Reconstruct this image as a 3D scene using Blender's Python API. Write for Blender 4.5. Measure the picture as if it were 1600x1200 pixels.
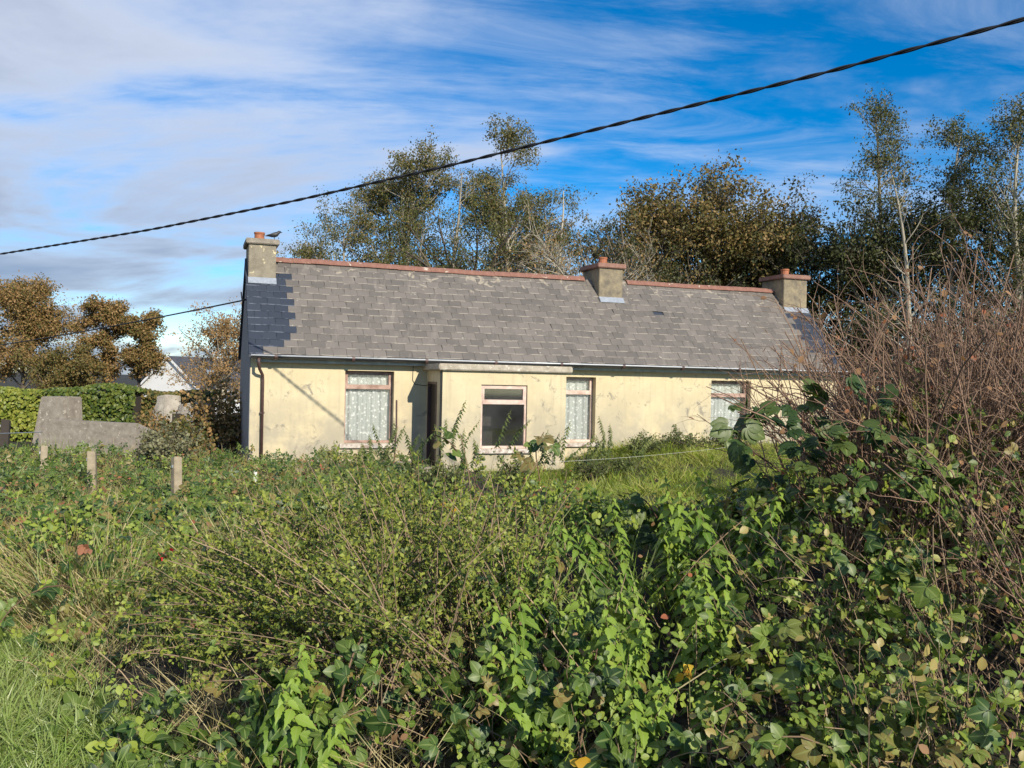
import bpy, math, random
import numpy as np
from mathutils import Matrix, Vector
rng = np.random.default_rng(7); random.seed(7)
for o in list(bpy.data.objects): bpy.data.objects.remove(o, do_unlink=True)
scene = bpy.context.scene
C = scene.collection

# ------------------------------------------------------------------ camera, world, sun, exposure
F_PX, PITCH, ROLL = 1402.0, -0.004, 0.021
EYE = np.array([0.0, 0.0, 2.093])
TH = 0.346                                    # the cottage is turned this much from the view
HO = np.array([-6.093, 20.876, 0.0])          # front left corner of the cottage
HU = np.array([math.cos(TH), math.sin(TH), 0]); HV = np.array([-math.sin(TH), math.cos(TH), 0])
cam = bpy.data.cameras.new('camera'); co = bpy.data.objects.new('camera', cam); C.objects.link(co)
cam.sensor_width = 36; cam.lens = 36*F_PX/1600; cam.clip_end = 4000; cam.clip_start = .05
co.matrix_world = Matrix.Translation(Vector(EYE)) @ Matrix.Rotation(math.pi/2+PITCH, 4, 'X') @ Matrix.Rotation(ROLL, 4, 'Z')
scene.camera = co

SUN_EL, SUN_AZ = math.radians(26.5), math.radians(32.5)   # azimuth: shadows run this far left of +y
to_sun = Vector((math.sin(SUN_AZ)*math.cos(SUN_EL), -math.cos(SUN_AZ)*math.cos(SUN_EL), math.sin(SUN_EL)))
sl = bpy.data.lights.new('sun', 'SUN'); sl.energy = 5.0; sl.angle = math.radians(.5); sl.color = (1, .91, .76)
so = bpy.data.objects.new('sun', sl); C.objects.link(so); so.rotation_euler = to_sun.to_track_quat('Z', 'Y').to_euler(); so.location = (20, -30, 30)

w = bpy.data.worlds.new('World'); scene.world = w; w.use_nodes = True
nt = w.node_tree; nt.nodes.clear()
def N(t, tree=None, **kw):
    n = (tree or nt).nodes.new(t)
    for k, v in kw.items(): setattr(n, k, v)
    return n
sky = N('ShaderNodeTexSky', sky_type='NISHITA', sun_disc=False, sun_elevation=SUN_EL, sun_rotation=math.atan2(to_sun.x, to_sun.y),
        altitude=0, air_density=.8, dust_density=.0, ozone_density=3.0)
hsv = N('ShaderNodeHueSaturation'); hsv.inputs['Saturation'].default_value = 1.45; hsv.inputs['Value'].default_value = .95
nt.links.new(sky.outputs[0], hsv.inputs['Color'])
bg = N('ShaderNodeBackground'); bg.inputs['Strength'].default_value = .14
nt.links.new(hsv.outputs[0], bg.inputs['Color'])
geo = N('ShaderNodeTexCoord'); sep = N('ShaderNodeSeparateXYZ'); nt.links.new(geo.outputs['Generated'], sep.inputs[0])
def M(op, a, b=None, c=None, tree=None, clamp=False):
    tr = tree or nt
    n = tr.nodes.new('ShaderNodeMath'); n.operation = op; n.use_clamp = clamp
    for i, v in enumerate((a, b, c)):
        if v is None: continue
        if isinstance(v, (int, float)): n.inputs[i].default_value = v
        else: tr.links.new(v, n.inputs[i])
    return n.outputs[0]
zz = M('ADD', M('MAXIMUM', sep.outputs['Z'], 0.0), .14)
cx = M('DIVIDE', sep.outputs['X'], zz); cy = M('DIVIDE', sep.outputs['Y'], zz)
comb = N('ShaderNodeCombineXYZ'); nt.links.new(M('ADD', M('MULTIPLY', cx, .8), M('MULTIPLY', cy, .25)), comb.inputs[0]); nt.links.new(M('MULTIPLY', cy, 1.15), comb.inputs[1])
n1 = N('ShaderNodeTexNoise'); n1.inputs['Scale'].default_value = .95; n1.inputs['Detail'].default_value = 9; n1.inputs['Roughness'].default_value = .56; n1.inputs['Distortion'].default_value = .5
n2 = N('ShaderNodeTexNoise'); n2.inputs['Scale'].default_value = 4.2; n2.inputs['Detail'].default_value = 6; n2.inputs['Roughness'].default_value = .6
nt.links.new(comb.outputs[0], n1.inputs['Vector']); nt.links.new(comb.outputs[0], n2.inputs['Vector'])
# cloud cover thins out from west to east
cov = M('ADD', M('ADD', n1.outputs[0], M('MULTIPLY', M('SUBTRACT', n2.outputs[0], .5), .16)), M('MULTIPLY', sep.outputs['X'], -.30))
mr = N('ShaderNodeMapRange'); mr.interpolation_type = 'SMOOTHSTEP'; mr.inputs[1].default_value = .41; mr.inputs[2].default_value = .70; mr.inputs[3].default_value = 0; mr.inputs[4].default_value = .9
nt.links.new(cov, mr.inputs[0])
thick = M('ADD', cov, M('MULTIPLY', M('MAXIMUM', M('SUBTRACT', .30, sep.outputs['Z']), 0.0), .75))   # cloud banks seen edge-on look thicker and greyer
cr = N('ShaderNodeValToRGB'); cr.color_ramp.elements[0].position = .56; cr.color_ramp.elements[0].color = (.74, .79, .90, 1); cr.color_ramp.elements[1].position = .94; cr.color_ramp.elements[1].color = (.25, .31, .44, 1)
nt.links.new(thick, cr.inputs[0])
bg2 = N('ShaderNodeBackground'); bg2.inputs['Strength'].default_value = .95; nt.links.new(cr.outputs[0], bg2.inputs['Color'])
mx = N('ShaderNodeMixShader'); nt.links.new(mr.outputs[0], mx.inputs[0]); nt.links.new(bg.outputs[0], mx.inputs[1]); nt.links.new(bg2.outputs[0], mx.inputs[2])
# a high veil of thin streaky cirrus over the whole sky
comb2 = N('ShaderNodeCombineXYZ'); nt.links.new(M('ADD', M('MULTIPLY', cx, .9), M('MULTIPLY', cy, -.35)), comb2.inputs[0]); nt.links.new(M('MULTIPLY', cy, 2.4), comb2.inputs[1])
n3 = N('ShaderNodeTexNoise'); n3.inputs['Scale'].default_value = 1.15; n3.inputs['Detail'].default_value = 10; n3.inputs['Roughness'].default_value = .66; n3.inputs['Distortion'].default_value = .9; nt.links.new(comb2.outputs[0], n3.inputs['Vector'])
mr3 = N('ShaderNodeMapRange'); mr3.interpolation_type = 'SMOOTHSTEP'; mr3.inputs[1].default_value = .40; mr3.inputs[2].default_value = .78; mr3.inputs[3].default_value = 0; mr3.inputs[4].default_value = .40; nt.links.new(n3.outputs[0], mr3.inputs[0])
bg3 = N('ShaderNodeBackground'); bg3.inputs['Color'].default_value = (.72, .79, .92, 1); bg3.inputs['Strength'].default_value = .95
mx3 = N('ShaderNodeMixShader'); nt.links.new(mr3.outputs[0], mx3.inputs[0]); nt.links.new(bg.outputs[0], mx3.inputs[1]); nt.links.new(bg3.outputs[0], mx3.inputs[2]); nt.links.new(mx3.outputs[0], mx.inputs[1])
wo = N('ShaderNodeOutputWorld'); nt.links.new(mx.outputs[0], wo.inputs[0])
scene.view_settings.view_transform = 'Standard'; scene.view_settings.look = 'None'; scene.view_settings.exposure = 0.2; scene.view_settings.gamma = 1
scene.render.engine = 'CYCLES'; scene.cycles.max_bounces = 4; scene.cycles.diffuse_bounces = 2; scene.cycles.transparent_max_bounces = 8

# ------------------------------------------------------------------ helpers
def at(px, py, D):
    """point on the ray through photo pixel (px,py) at forward distance D (metres)"""
    a0, b0 = px-800, py-600
    a = a0*math.cos(ROLL)+b0*math.sin(ROLL); b = -a0*math.sin(ROLL)+b0*math.cos(ROLL)
    cp, sp = math.cos(PITCH), math.sin(PITCH)
    d = np.array([a, F_PX*cp+b*sp, F_PX*sp-b*cp]); return EYE+d*(D/d[1])
def sstep(a, b, x):
    t = np.clip((np.asarray(x, float)-a)/(b-a), 0, 1); return t*t*(3-2*t)
def _hash(i, j, s):
    h = (i.astype(np.int64)*374761393+j.astype(np.int64)*668265263+s*982451653) & 0x7fffffff
    h = ((h ^ (h >> 13))*1274126177) & 0x7fffffff
    return ((h ^ (h >> 16)) & 0xffff)/65535.0
def vn(x, y, s=0):
    x = np.asarray(x, float); y = np.asarray(y, float); i = np.floor(x); j = np.floor(y); fx = x-i; fy = y-j
    fx = fx*fx*(3-2*fx); fy = fy*fy*(3-2*fy)
    return (_hash(i, j, s)*(1-fx)+_hash(i+1, j, s)*fx)*(1-fy)+(_hash(i, j+1, s)*(1-fx)+_hash(i+1, j+1, s)*fx)*fy
def nrm(v): return v/np.maximum(np.linalg.norm(v, axis=-1, keepdims=True), 1e-9)
def rdir(n): return nrm(rng.normal(size=(n, 3)))

def raw_mesh(name, V, Fc, attrs=None, smooth=False):
    V = np.asarray(V, np.float32); Fc = np.asarray(Fc, np.int32)
    me = bpy.data.meshes.new(name); k = Fc.shape[1]
    me.vertices.add(len(V)); me.vertices.foreach_set('co', V.ravel())
    me.loops.add(Fc.size); me.loops.foreach_set('vertex_index', Fc.ravel())
    me.polygons.add(len(Fc)); me.polygons.foreach_set('loop_start', np.arange(0, Fc.size, k, dtype=np.int32))
    if smooth: me.polygons.foreach_set('use_smooth', np.ones(len(Fc), bool))
    for a, vals in (attrs or {}).items():
        at_ = me.attributes.new(a, 'FLOAT', 'POINT'); at_.data.foreach_set('value', np.asarray(vals, np.float32))
    me.update(calc_edges=True); me.validate(); return me
def link(name, me, mat=None, parent=None, label=None, cat=None, group=None, kind=None, loc=None):
    o = bpy.data.objects.new(name, me); C.objects.link(o)
    if mat is not None and me is not None and not me.materials: me.materials.append(mat)
    if parent is not None: o.parent = parent
    if loc is not None: o.location = loc
    if label: o['label'] = label
    if cat: o['category'] = cat
    if group: o['group'] = group
    if kind: o['kind'] = kind
    return o
def thing(name, label, cat, group=None, loc=(0, 0, 0)):
    return link(name, None, None, None, label, cat, group, None, loc)

class PM:                                      # small polygon mesh collector (boxes, prisms ...)
    def __init__(s): s.v = []; s.f = []
    def box(s, x0, x1, y0, y1, z0, z1):
        b = len(s.v); s.v += [(x, y, z) for z in (z0, z1) for y in (y0, y1) for x in (x0, x1)]
        s.f += [tuple(b+i for i in q) for q in ((0, 2, 3, 1), (4, 5, 7, 6), (0, 1, 5, 4), (2, 6, 7, 3), (0, 4, 6, 2), (1, 3, 7, 5))]; return s
    def poly(s, pts): b = len(s.v); s.v += [tuple(p) for p in pts]; s.f.append(tuple(range(b, b+len(pts)))); return s
    def prism(s, a, b):                        # two matching rings
        n = len(a); k = len(s.v); s.v += [tuple(p) for p in a]+[tuple(p) for p in b]
        s.f += [tuple(range(k+n-1, k-1, -1)), tuple(range(k+n, k+2*n))]
        for i in range(n): j = (i+1) % n; s.f.append((k+i, k+j, k+n+j, k+n+i))
        return s
    def lathe(s, prof, c=(0, 0, 0), n=14):
        k = len(s.v)
        for r, z in prof: s.v += [(c[0]+r*math.cos(2*math.pi*i/n), c[1]+r*math.sin(2*math.pi*i/n), c[2]+z) for i in range(n)]
        for q in range(len(prof)-1):
            for i in range(n): j = (i+1) % n; s.f.append((k+q*n+i, k+q*n+j, k+(q+1)*n+j, k+(q+1)*n+i))
        s.f.append(tuple(range(k+(len(prof)-1)*n, k+len(prof)*n))); return s
    def tube(s, pts, r, n=8):
        pts = [Vector(p) for p in pts]; k = len(s.v); rr = r if isinstance(r, (list, tuple)) else [r]*len(pts)
        for i, p in enumerate(pts):
            t = (pts[min(i+1, len(pts)-1)]-pts[max(i-1, 0)]).normalized(); a = t.cross(Vector((.31, .17, .93))).normalized(); b = t.cross(a)
            s.v += [tuple(p+rr[i]*(a*math.cos(2*math.pi*q/n)+b*math.sin(2*math.pi*q/n))) for q in range(n)]
        for i in range(len(pts)-1):
            for q in range(n): j = (q+1) % n; s.f.append((k+i*n+q, k+i*n+j, k+(i+1)*n+j, k+(i+1)*n+q))
        s.f.append(tuple(k+q for q in range(n-1, -1, -1))); e = k+(len(pts)-1)*n; s.f.append(tuple(e+q for q in range(n))); return s
    def mesh(s, name, bevel=0, smooth=False):
        me = bpy.data.meshes.new(name); me.from_pydata(s.v, [], s.f); me.update()
        if bevel:
            import bmesh
            bm = bmesh.new(); bm.from_mesh(me); bmesh.ops.bevel(bm, geom=bm.edges[:], offset=bevel, segments=2, affect='EDGES', clamp_overlap=True); bm.to_mesh(me); bm.free()
        if smooth:
            for p in me.polygons: p.use_smooth = True
        return me
    def build(s, name, mat, parent=None, bevel=0, smooth=False, **kw): return link(name, s.mesh(name, bevel, smooth), mat, parent, **kw)

# ------------------------------------------------------------------ materials
def new_mat(name):
    m = bpy.data.materials.new(name); m.use_nodes = True; t = m.node_tree; t.nodes.clear()
    out = t.nodes.new('ShaderNodeOutputMaterial'); b = t.nodes.new('ShaderNodeBsdfPrincipled'); t.links.new(b.outputs[0], out.inputs[0]); return m, t, b, out
def noise(t, scale, detail=4, rough=.55, coord='Object', vec=None, dist=0):
    n = t.nodes.new('ShaderNodeTexNoise'); n.inputs['Scale'].default_value = scale; n.inputs['Detail'].default_value = detail; n.inputs['Roughness'].default_value = rough; n.inputs['Distortion'].default_value = dist
    if vec is None:
        if coord == 'World': vec = t.nodes.new('ShaderNodeNewGeometry').outputs['Position']
        else: vec = t.nodes.new('ShaderNodeTexCoord').outputs[coord]
    t.links.new(vec, n.inputs['Vector']); return n.outputs[0]
def ramp(t, fac, stops, interp='LINEAR'):
    r = t.nodes.new('ShaderNodeValToRGB'); r.color_ramp.interpolation = interp; e = r.color_ramp.elements
    while len(e) < len(stops): e.new(.5)
    for q, (p, c) in zip(e, stops): q.position = p; q.color = (*c, 1) if len(c) == 3 else c
    t.links.new(fac, r.inputs[0]); return r.outputs[0]
def mixc(t, fac, a, b, mode='MIX'):
    n = t.nodes.new('ShaderNodeMix'); n.data_type = 'RGBA'; n.blend_type = mode
    for i, v in ((0, fac), (6, a), (7, b)):
        if isinstance(v, (int, float)): n.inputs[i].default_value = v
        elif isinstance(v, tuple): n.inputs[i].default_value = (*v, 1)
        else: t.links.new(v, n.inputs[i])
    return n.outputs[2]
def bump(t, b, h, strength=.3, dist=.02):
    n = t.nodes.new('ShaderNodeBump'); n.inputs['Strength'].default_value = strength; n.inputs['Distance'].default_value = dist
    t.links.new(h, n.inputs['Height']); t.links.new(n.outputs[0], b.inputs['Normal'])
def mrange(t, v, a, b, c=0, d=1):
    n = t.nodes.new('ShaderNodeMapRange'); n.interpolation_type = 'SMOOTHSTEP'
    for i, q in enumerate((a, b, c, d)): n.inputs[i+1].default_value = q
    t.links.new(v, n.inputs[0]); return n.outputs[0]
def blotchy(name, cols, scale=6, rough=.85, bscale=60, bstr=.35, bdist=.01, extra=None):
    m, t, b, o = new_mat(name); c = ramp(t, noise(t, scale, 6, .65), cols)
    if extra: c = extra(t, c)
    t.links.new(c, b.inputs['Base Color']); b.inputs['Roughness'].default_value = rough
    bump(t, b, noise(t, bscale, 5, .6), bstr, bdist); return m
def lichen(scale, lo, hi, col):
    def f(t, c): return mixc(t, mrange(t, noise(t, scale, 5, .6, 'World', dist=.6), lo, hi), c, col)
    return f
def leaf_mat(name, cols, rough=.5, transl=.3, mid=.0, patch=.35, pscale=1.2, spec=.35):
    m, t, b, o = new_mat(name)
    a = t.nodes.new('ShaderNodeAttribute'); a.attribute_name = 'rnd'
    f = M('ADD', a.outputs['Fac'], M('MULTIPLY', M('SUBTRACT', noise(t, pscale, 3, .5, 'World'), .5), patch, tree=t), tree=t, clamp=True)
    c = ramp(t, f, cols)
    if mid:
        a2 = t.nodes.new('ShaderNodeAttribute'); a2.attribute_name = 'mid'
        c = mixc(t, mrange(t, a2.outputs['Fac'], .0, .22, mid, 0), c, (.30, .36, .12))
    t.links.new(c, b.inputs['Base Color']); b.inputs['Roughness'].default_value = rough; b.inputs['Specular IOR Level'].default_value = spec
    tr = t.nodes.new('ShaderNodeBsdfTranslucent'); t.links.new(mixc(t, 1.0, c, (1.0, .95, .45), 'MULTIPLY'), tr.inputs['Color'])
    ms = t.nodes.new('ShaderNodeMixShader'); ms.inputs[0].default_value = transl
    t.links.new(b.outputs[0], ms.inputs[1]); t.links.new(tr.outputs[0], ms.inputs[2]); t.links.new(ms.outputs[0], o.inputs[0]); return m
def stem_mat(name, c0, c1, rough=.8):
    m, t, b, o = new_mat(name); a = t.nodes.new('ShaderNodeAttribute'); a.attribute_name = 'rnd'
    f = M('ADD', M('MULTIPLY', a.outputs['Fac'], .7, tree=t), M('MULTIPLY', noise(t, 22, 3, .6, 'World'), .4, tree=t), tree=t, clamp=True)
    t.links.new(ramp(t, f, [(.1, c0), (.9, c1)]), b.inputs['Base Color']); b.inputs['Roughness'].default_value = rough; return m
def plain(name, col, rough=.6, metal=0, var=.25, scale=8):
    m, t, b, o = new_mat(name); d = tuple(x*(1-var) for x in col)
    t.links.new(ramp(t, noise(t, scale, 5, .6), [(.3, d), (.7, col)]), b.inputs['Base Color']); b.inputs['Roughness'].default_value = rough; b.inputs['Metallic'].default_value = metal; return m

# ------------------------------------------------------------------ leaf and stem batches
def strip_leaf(ts, ws, fold=.25, curl=.15, teeth=0.0):
    """leaf blade along +y with a midrib; returns verts, triangles, mid attribute (0 midrib, 1 margin)"""
    V = [(0, 0, 0)]; mid = [0]; F = []
    for i, (t, wd) in enumerate(zip(ts, ws)):
        z = -curl*t*t; k = wd*(1-teeth*(i % 2)); y2 = t+teeth*.15*(i % 2 == 0)
        V += [(-k, y2, z+fold*k), (0, t, z), (k, y2, z+fold*k)]; mid += [1, 0, 1]
    V.append((0, 1, -curl)); mid.append(.5); n = len(ts); T = len(V)-1
    F += [(0, 2, 1), (0, 3, 2)]
    for i in range(n-1):
        a = 1+3*i; b = a+3
        F += [(a, a+1, b+1), (a, b+1, b), (a+1, a+2, b+2), (a+1, b+2, b+1)]
    a = 1+3*(n-1); F += [(a, a+1, T), (a+1, a+2, T)]
    return np.array(V, float), np.array(F), np.array(mid, float)
L_TINY = strip_leaf([.5], [.27], .25, .1)
L_OVAL = strip_leaf([.22, .5, .8], [.24, .36, .24], .22, .14)
L_BRAM = strip_leaf([.06, .16, .28, .40, .52, .64, .76, .88], [.17, .31, .36, .41, .36, .36, .24, .17], .18, .22, .07)
L_NETT = strip_leaf([.06, .16, .22, .34, .4, .54, .6, .76], [.15, .23, .25, .25, .23, .18, .15, .08], .25, .3, .2)
def joinT(parts):
    V = []; F = []; m = []; k = 0
    for (v, f, mm), rot, off, sc in parts:
        c, s = math.cos(rot), math.sin(rot); R = np.array([[c, -s, 0], [s, c, 0], [0, 0, 1]])
        V.append((v*sc)@R.T+np.array(off)); F.append(f+k); m.append(mm); k += len(v)
    return np.vstack(V), np.vstack(F), np.concatenate(m)
def trifoliate(L): return joinT([(L, 0, (0, .55, 0), .95), (L, 1.15, (-.03, .42, .03), .78), (L, -1.15, (.03, .42, .03), .78), (strip_leaf([.5], [.025], 0, 0), 0, (0, 0, 0), .6)])
T_BRAM = trifoliate(L_BRAM); T_BRAM_FAR = trifoliate(L_TINY)
T_LOBED = joinT([(L_BRAM, a, (0, .25, 0), s) for a, s in ((0, 1.0), (.62, .85), (-.62, .85), (1.35, .6), (-1.35, .6))])

class LB:                                      # leaf batch
    def __init__(s): s.V = []; s.F = []; s.r = []; s.m = []; s.k = 0
    def add(s, T, pos, d, n, size, r):
        V, Fc, mid = T; N_ = len(pos)
        if N_ == 0: return s
        d = nrm(d); sx = nrm(np.cross(d, n)); n2 = np.cross(sx, d); size = np.broadcast_to(size, (N_,))[:, None, None]
        W = pos[:, None, :]+size*(V[None, :, 0:1]*sx[:, None]+V[None, :, 1:2]*d[:, None]+V[None, :, 2:3]*n2[:, None])
        k = len(V); s.V.append(W.reshape(-1, 3)); s.F.append((Fc[None]+(s.k+np.arange(N_)*k)[:, None, None]).reshape(-1, 3))
        s.r.append(np.repeat(np.broadcast_to(r, (N_,)), k)); s.m.append(np.tile(mid, N_)); s.k += N_*k; return s
    def mesh(s, name): return raw_mesh(name, np.vstack(s.V), np.vstack(s.F), {'rnd': np.concatenate(s.r), 'mid': np.concatenate(s.m)})
    def build(s, name, mat, parent=None, **kw): return link(name, s.mesh(name), mat, parent, **kw)
class SB:                                      # stem batch: polylines (N,k,3) with radii (N,k)
    def __init__(s): s.V = []; s.F = []; s.r = []; s.k = 0
    def add(s, P, R, n=4, r=None):
        N_, k, _ = P.shape
        if N_ == 0: return s
        t = np.gradient(P, axis=1); t = nrm(t); ref = np.array([.31, .17, .93]); a = nrm(np.cross(t, ref)); b = np.cross(t, a)
        ang = np.arange(n)*2*np.pi/n
        ring = P[:, :, None, :]+R[:, :, None, None]*(a[:, :, None]*np.cos(ang)[None, None, :, None]+b[:, :, None]*np.sin(ang)[None, None, :, None])
        s.V.append(ring.reshape(-1, 3)); i, q = np.meshgrid(np.arange(k-1), np.arange(n), indexing='ij'); j = (q+1) % n
        f = np.stack([i*n+q, i*n+j, (i+1)*n+j, (i+1)*n+q], -1).reshape(-1, 4)
        s.F.append((f[None]+(s.k+np.arange(N_)*k*n)[:, None, None]).reshape(-1, 4))
        s.r.append(np.repeat(rng.random(N_) if r is None else np.broadcast_to(r, (N_,)), k*n)); s.k += N_*k*n; return s
    def build(s, name, mat, parent=None, **kw): return link(name, raw_mesh(name, np.vstack(s.V), np.vstack(s.F), {'rnd': np.concatenate(s.r)}, True), mat, parent, **kw)
def arcs(start, d, length, k=7, droop=.5, jit=.06):
    """curved shoots: start (N,3), direction d (N,3), length (N,), bending down by droop"""
    N_ = len(start); P = np.zeros((N_, k, 3)); P[:, 0] = start; d = nrm(d); st = (np.broadcast_to(length, (N_,))/(k-1))[:, None]
    for i in range(1, k):
        d = nrm(d+np.array([0, 0, -1.0])*(np.broadcast_to(droop, (N_,))[:, None]/(k-1))+rng.normal(size=(N_, 3))*jit); P[:, i] = P[:, i-1]+d*st
    return P
def along(P, t):
    """points and tangents at parameter t (N,m) on polylines P (N,k,3) -> (N,m,3)"""
    k = P.shape[1]; x = np.clip(t, 0, .9999)*(k-1); i = x.astype(int); f = (x-i)[..., None]; I = np.arange(len(P))[:, None]
    a = P[I, i]; b = P[I, i+1]; return a*(1-f)+b*f, nrm(b-a)

# ------------------------------------------------------------------ ground
def house_uv(x, y):
    dx = x-HO[0]; dy = y-HO[1]; return dx*HU[0]+dy*HU[1], dx*HV[0]+dy*HV[1]
def verge_side(x, y): return x+1.90+(y-3.75)*.793          # < 0: on the mown verge
def G(x, y):
    x = np.asarray(x, float); y = np.asarray(y, float)
    g = .45-.2*sstep(6, 10, y)
    g = g+.38*np.exp(-((y-6.4)/1.3)**2)*sstep(-2.6, -.8, x)+.25*np.exp(-((y-5.6)/1.6)**2)*sstep(1.2, 2.4, x)
    u, v = house_uv(x, y); gh = -.1+.5*sstep(6.5, 10.5, u)
    wgt = sstep(-10, -3.5, v)*(1-sstep(10, 25, v)); g = g*(1-wgt)+gh*wgt
    g = g-2.2*sstep(38, 75, y)+(vn(x*.9, y*.9, 3)-.5)*.10+(vn(x*.25, y*.25, 4)-.5)*.15*sstep(9, 14, y)*(1-wgt)
    return g
xs = np.sinh(np.linspace(-5.2, 5.2, 261))*14.0; ys = np.concatenate([np.linspace(-40, 0, 14)[:-1], np.linspace(0, 45, 200), 45+np.cumsum(np.geomspace(.5, 140, 60))])
X, Y = np.meshgrid(xs, ys, indexing='xy'); gi = np.arange(X.size).reshape(X.shape)
quads = np.stack([gi[:-1, :-1], gi[:-1, 1:], gi[1:, 1:], gi[1:, :-1]], -1).reshape(-1, 4)
m_ground, t, b, o = new_mat('ground_soil_grass')
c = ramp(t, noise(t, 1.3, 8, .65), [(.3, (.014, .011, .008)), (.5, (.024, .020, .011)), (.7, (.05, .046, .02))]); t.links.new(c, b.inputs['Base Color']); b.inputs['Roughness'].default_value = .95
bump(t, b, noise(t, 18, 5, .7), .6, .05)
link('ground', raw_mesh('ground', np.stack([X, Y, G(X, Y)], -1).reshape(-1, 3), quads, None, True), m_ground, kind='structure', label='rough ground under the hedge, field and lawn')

# ------------------------------------------------------------------ cottage
def wall_extra(t, c):
    tc = t.nodes.new('ShaderNodeTexCoord').outputs['Object']; s = t.nodes.new('ShaderNodeSeparateXYZ'); t.links.new(tc, s.inputs[0])
    damp = M('MULTIPLY', mrange(t, s.outputs['Z'], 2.3, .4), mrange(t, noise(t, .9, 6, .65), .36, .60), tree=t)
    c = mixc(t, M('MULTIPLY', damp, .92, tree=t), c, (.37, .335, .255))
    c = mixc(t, M('MULTIPLY', mrange(t, noise(t, 3.2, 8, .75, dist=.8), .54, .66), mrange(t, noise(t, .7, 3), .38, .54), tree=t), c, (.27, .245, .19))
    c = mixc(t, M('MULTIPLY', mrange(t, noise(t, 14, 5, .75), .62, .72), .6, tree=t), c, (.30, .25, .17))
    st = t.nodes.new('ShaderNodeMapping'); st.inputs['Scale'].default_value = (9, 9, .6); t.links.new(tc, st.inputs[0])
    return mixc(t, M('MULTIPLY', mrange(t, noise(t, 1, 4, .6, vec=st.outputs[0]), .50, .75), .42, tree=t), c, (.40, .35, .24))
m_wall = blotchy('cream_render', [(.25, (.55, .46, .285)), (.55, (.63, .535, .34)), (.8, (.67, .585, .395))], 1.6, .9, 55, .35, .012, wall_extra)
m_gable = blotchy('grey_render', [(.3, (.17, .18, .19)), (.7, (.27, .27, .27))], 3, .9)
m_plinth = blotchy('plinth', [(.3, (.16, .14, .13)), (.7, (.30, .26, .23))], 5, .9)
m_conc = blotchy('weathered_concrete', [(.25, (.17, .145, .115)), (.5, (.28, .245, .20)), (.75, (.38, .34, .28))], 5, .95, 50, .7, .02, lichen(11, .60, .68, (.52, .48, .40)))
m_slab = blotchy('slab_concrete', [(.25, (.26, .22, .17)), (.5, (.42, .37, .29)), (.75, (.54, .49, .41))], 7, .95, 50, .7, .02, lichen(14, .57, .64, (.62, .58, .49)))
m_stackL = blotchy('chimney_render_lichen', [(.3, (.20, .175, .13)), (.7, (.33, .29, .22))], 5, .95, 60, .8, .02, lichen(7, .60, .66, (.62, .55, .34)))
m_stack = blotchy('chimney_render_ochre', [(.3, (.15, .13, .10)), (.55, (.27, .225, .15)), (.8, (.40, .325, .19))], 5, .95, 60, .8, .02)
m_redcap = blotchy('red_cap', [(.3, (.20, .10, .075)), (.7, (.33, .19, .145))], 6, .9, 40, .5, .02)
m_pot = plain('terracotta_pot', (.42, .15, .07), .7, 0, .35, 9)
m_lead = plain('lead_flashing', (.40, .44, .50), .5, .2, .3, 12)
def slate_mat(name, cols, lich):
    m, t, b, o = new_mat(name); oi = t.nodes.new('ShaderNodeObjectInfo'); a = t.nodes.new('ShaderNodeAttribute'); a.attribute_name = 'rnd'
    f = M('FRACT', M('ADD', oi.outputs['Random'], a.outputs['Fac'], tree=t), tree=t)
    f = M('ADD', M('MULTIPLY', f, .34, tree=t), M('MULTIPLY', noise(t, 2.2, 6, .65, 'World'), .5, tree=t), tree=t)
    c = ramp(t, f, cols)
    if lich:
        g = t.nodes.new('ShaderNodeNewGeometry').outputs['Position']; s = t.nodes.new('ShaderNodeSeparateXYZ'); t.links.new(g, s.inputs[0])
        n_ = noise(t, 2.6, 6, .62, 'World', dist=.7); hi = mrange(t, s.outputs['Z'], 3.9, 4.9, 0, .13)
        c = mixc(t, M('MULTIPLY', mrange(t, M('ADD', n_, hi, tree=t), .70, .76), .7, tree=t), c, (.42, .36, .27))
        c = mixc(t, M('MULTIPLY', mrange(t, noise(t, 9, 3, .5, 'World'), .72, .75), .8, tree=t), c, (.55, .52, .44))
        mp = t.nodes.new('ShaderNodeMapping'); mp.inputs['Rotation'].default_value = (0, 0, -TH); mp.inputs['Scale'].default_value = (5, 1, .5); t.links.new(g, mp.inputs[0])
        c = mixc(t, M('MULTIPLY', mrange(t, noise(t, 1.4, 4, .6, vec=mp.outputs[0]), .55, .8), .35, tree=t), c, (.34, .30, .25))
    ed = t.nodes.new('ShaderNodeAttribute'); ed.attribute_name = 'edge'
    c = mixc(t, M('MULTIPLY', mrange(t, ed.outputs['Fac'], .90, .97), M('MULTIPLY', mrange(t, noise(t, 4, 4, .6, 'World'), .42, .6), .75 if lich else .9, tree=t), tree=t), c, (.42, .37, .30) if lich else (.16, .18, .22))
    t.links.new(c, b.inputs['Base Color']); b.inputs['Roughness'].default_value = .62; bump(t, b, noise(t, 40, 4, .6), .25, .01); return m
m_slate = slate_mat('old_slate', [(.2, (.118, .105, .093)), (.5, (.168, .149, .130)), (.85, (.215, .190, .162))], True)
m_slate_new = slate_mat('new_slate', [(.2, (.026, .034, .052)), (.8, (.042, .052, .074))], False)
m_ridge = blotchy('ridge_tile', [(.3, (.19, .085, .06)), (.7, (.30, .15, .11))], 5, .85, 40, .4, .01, lichen(4.5, .62, .68, (.50, .42, .34)))
m_gutter = plain('gutter_black', (.035, .038, .042), .22, 0, .2, 5)
m_fascia = plain('fascia_paint', (.62, .58, .50), .6, 0, .4, 6)
m_pipe = plain('downpipe_brown', (.10, .055, .05), .45, 0, .35, 7)
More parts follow.
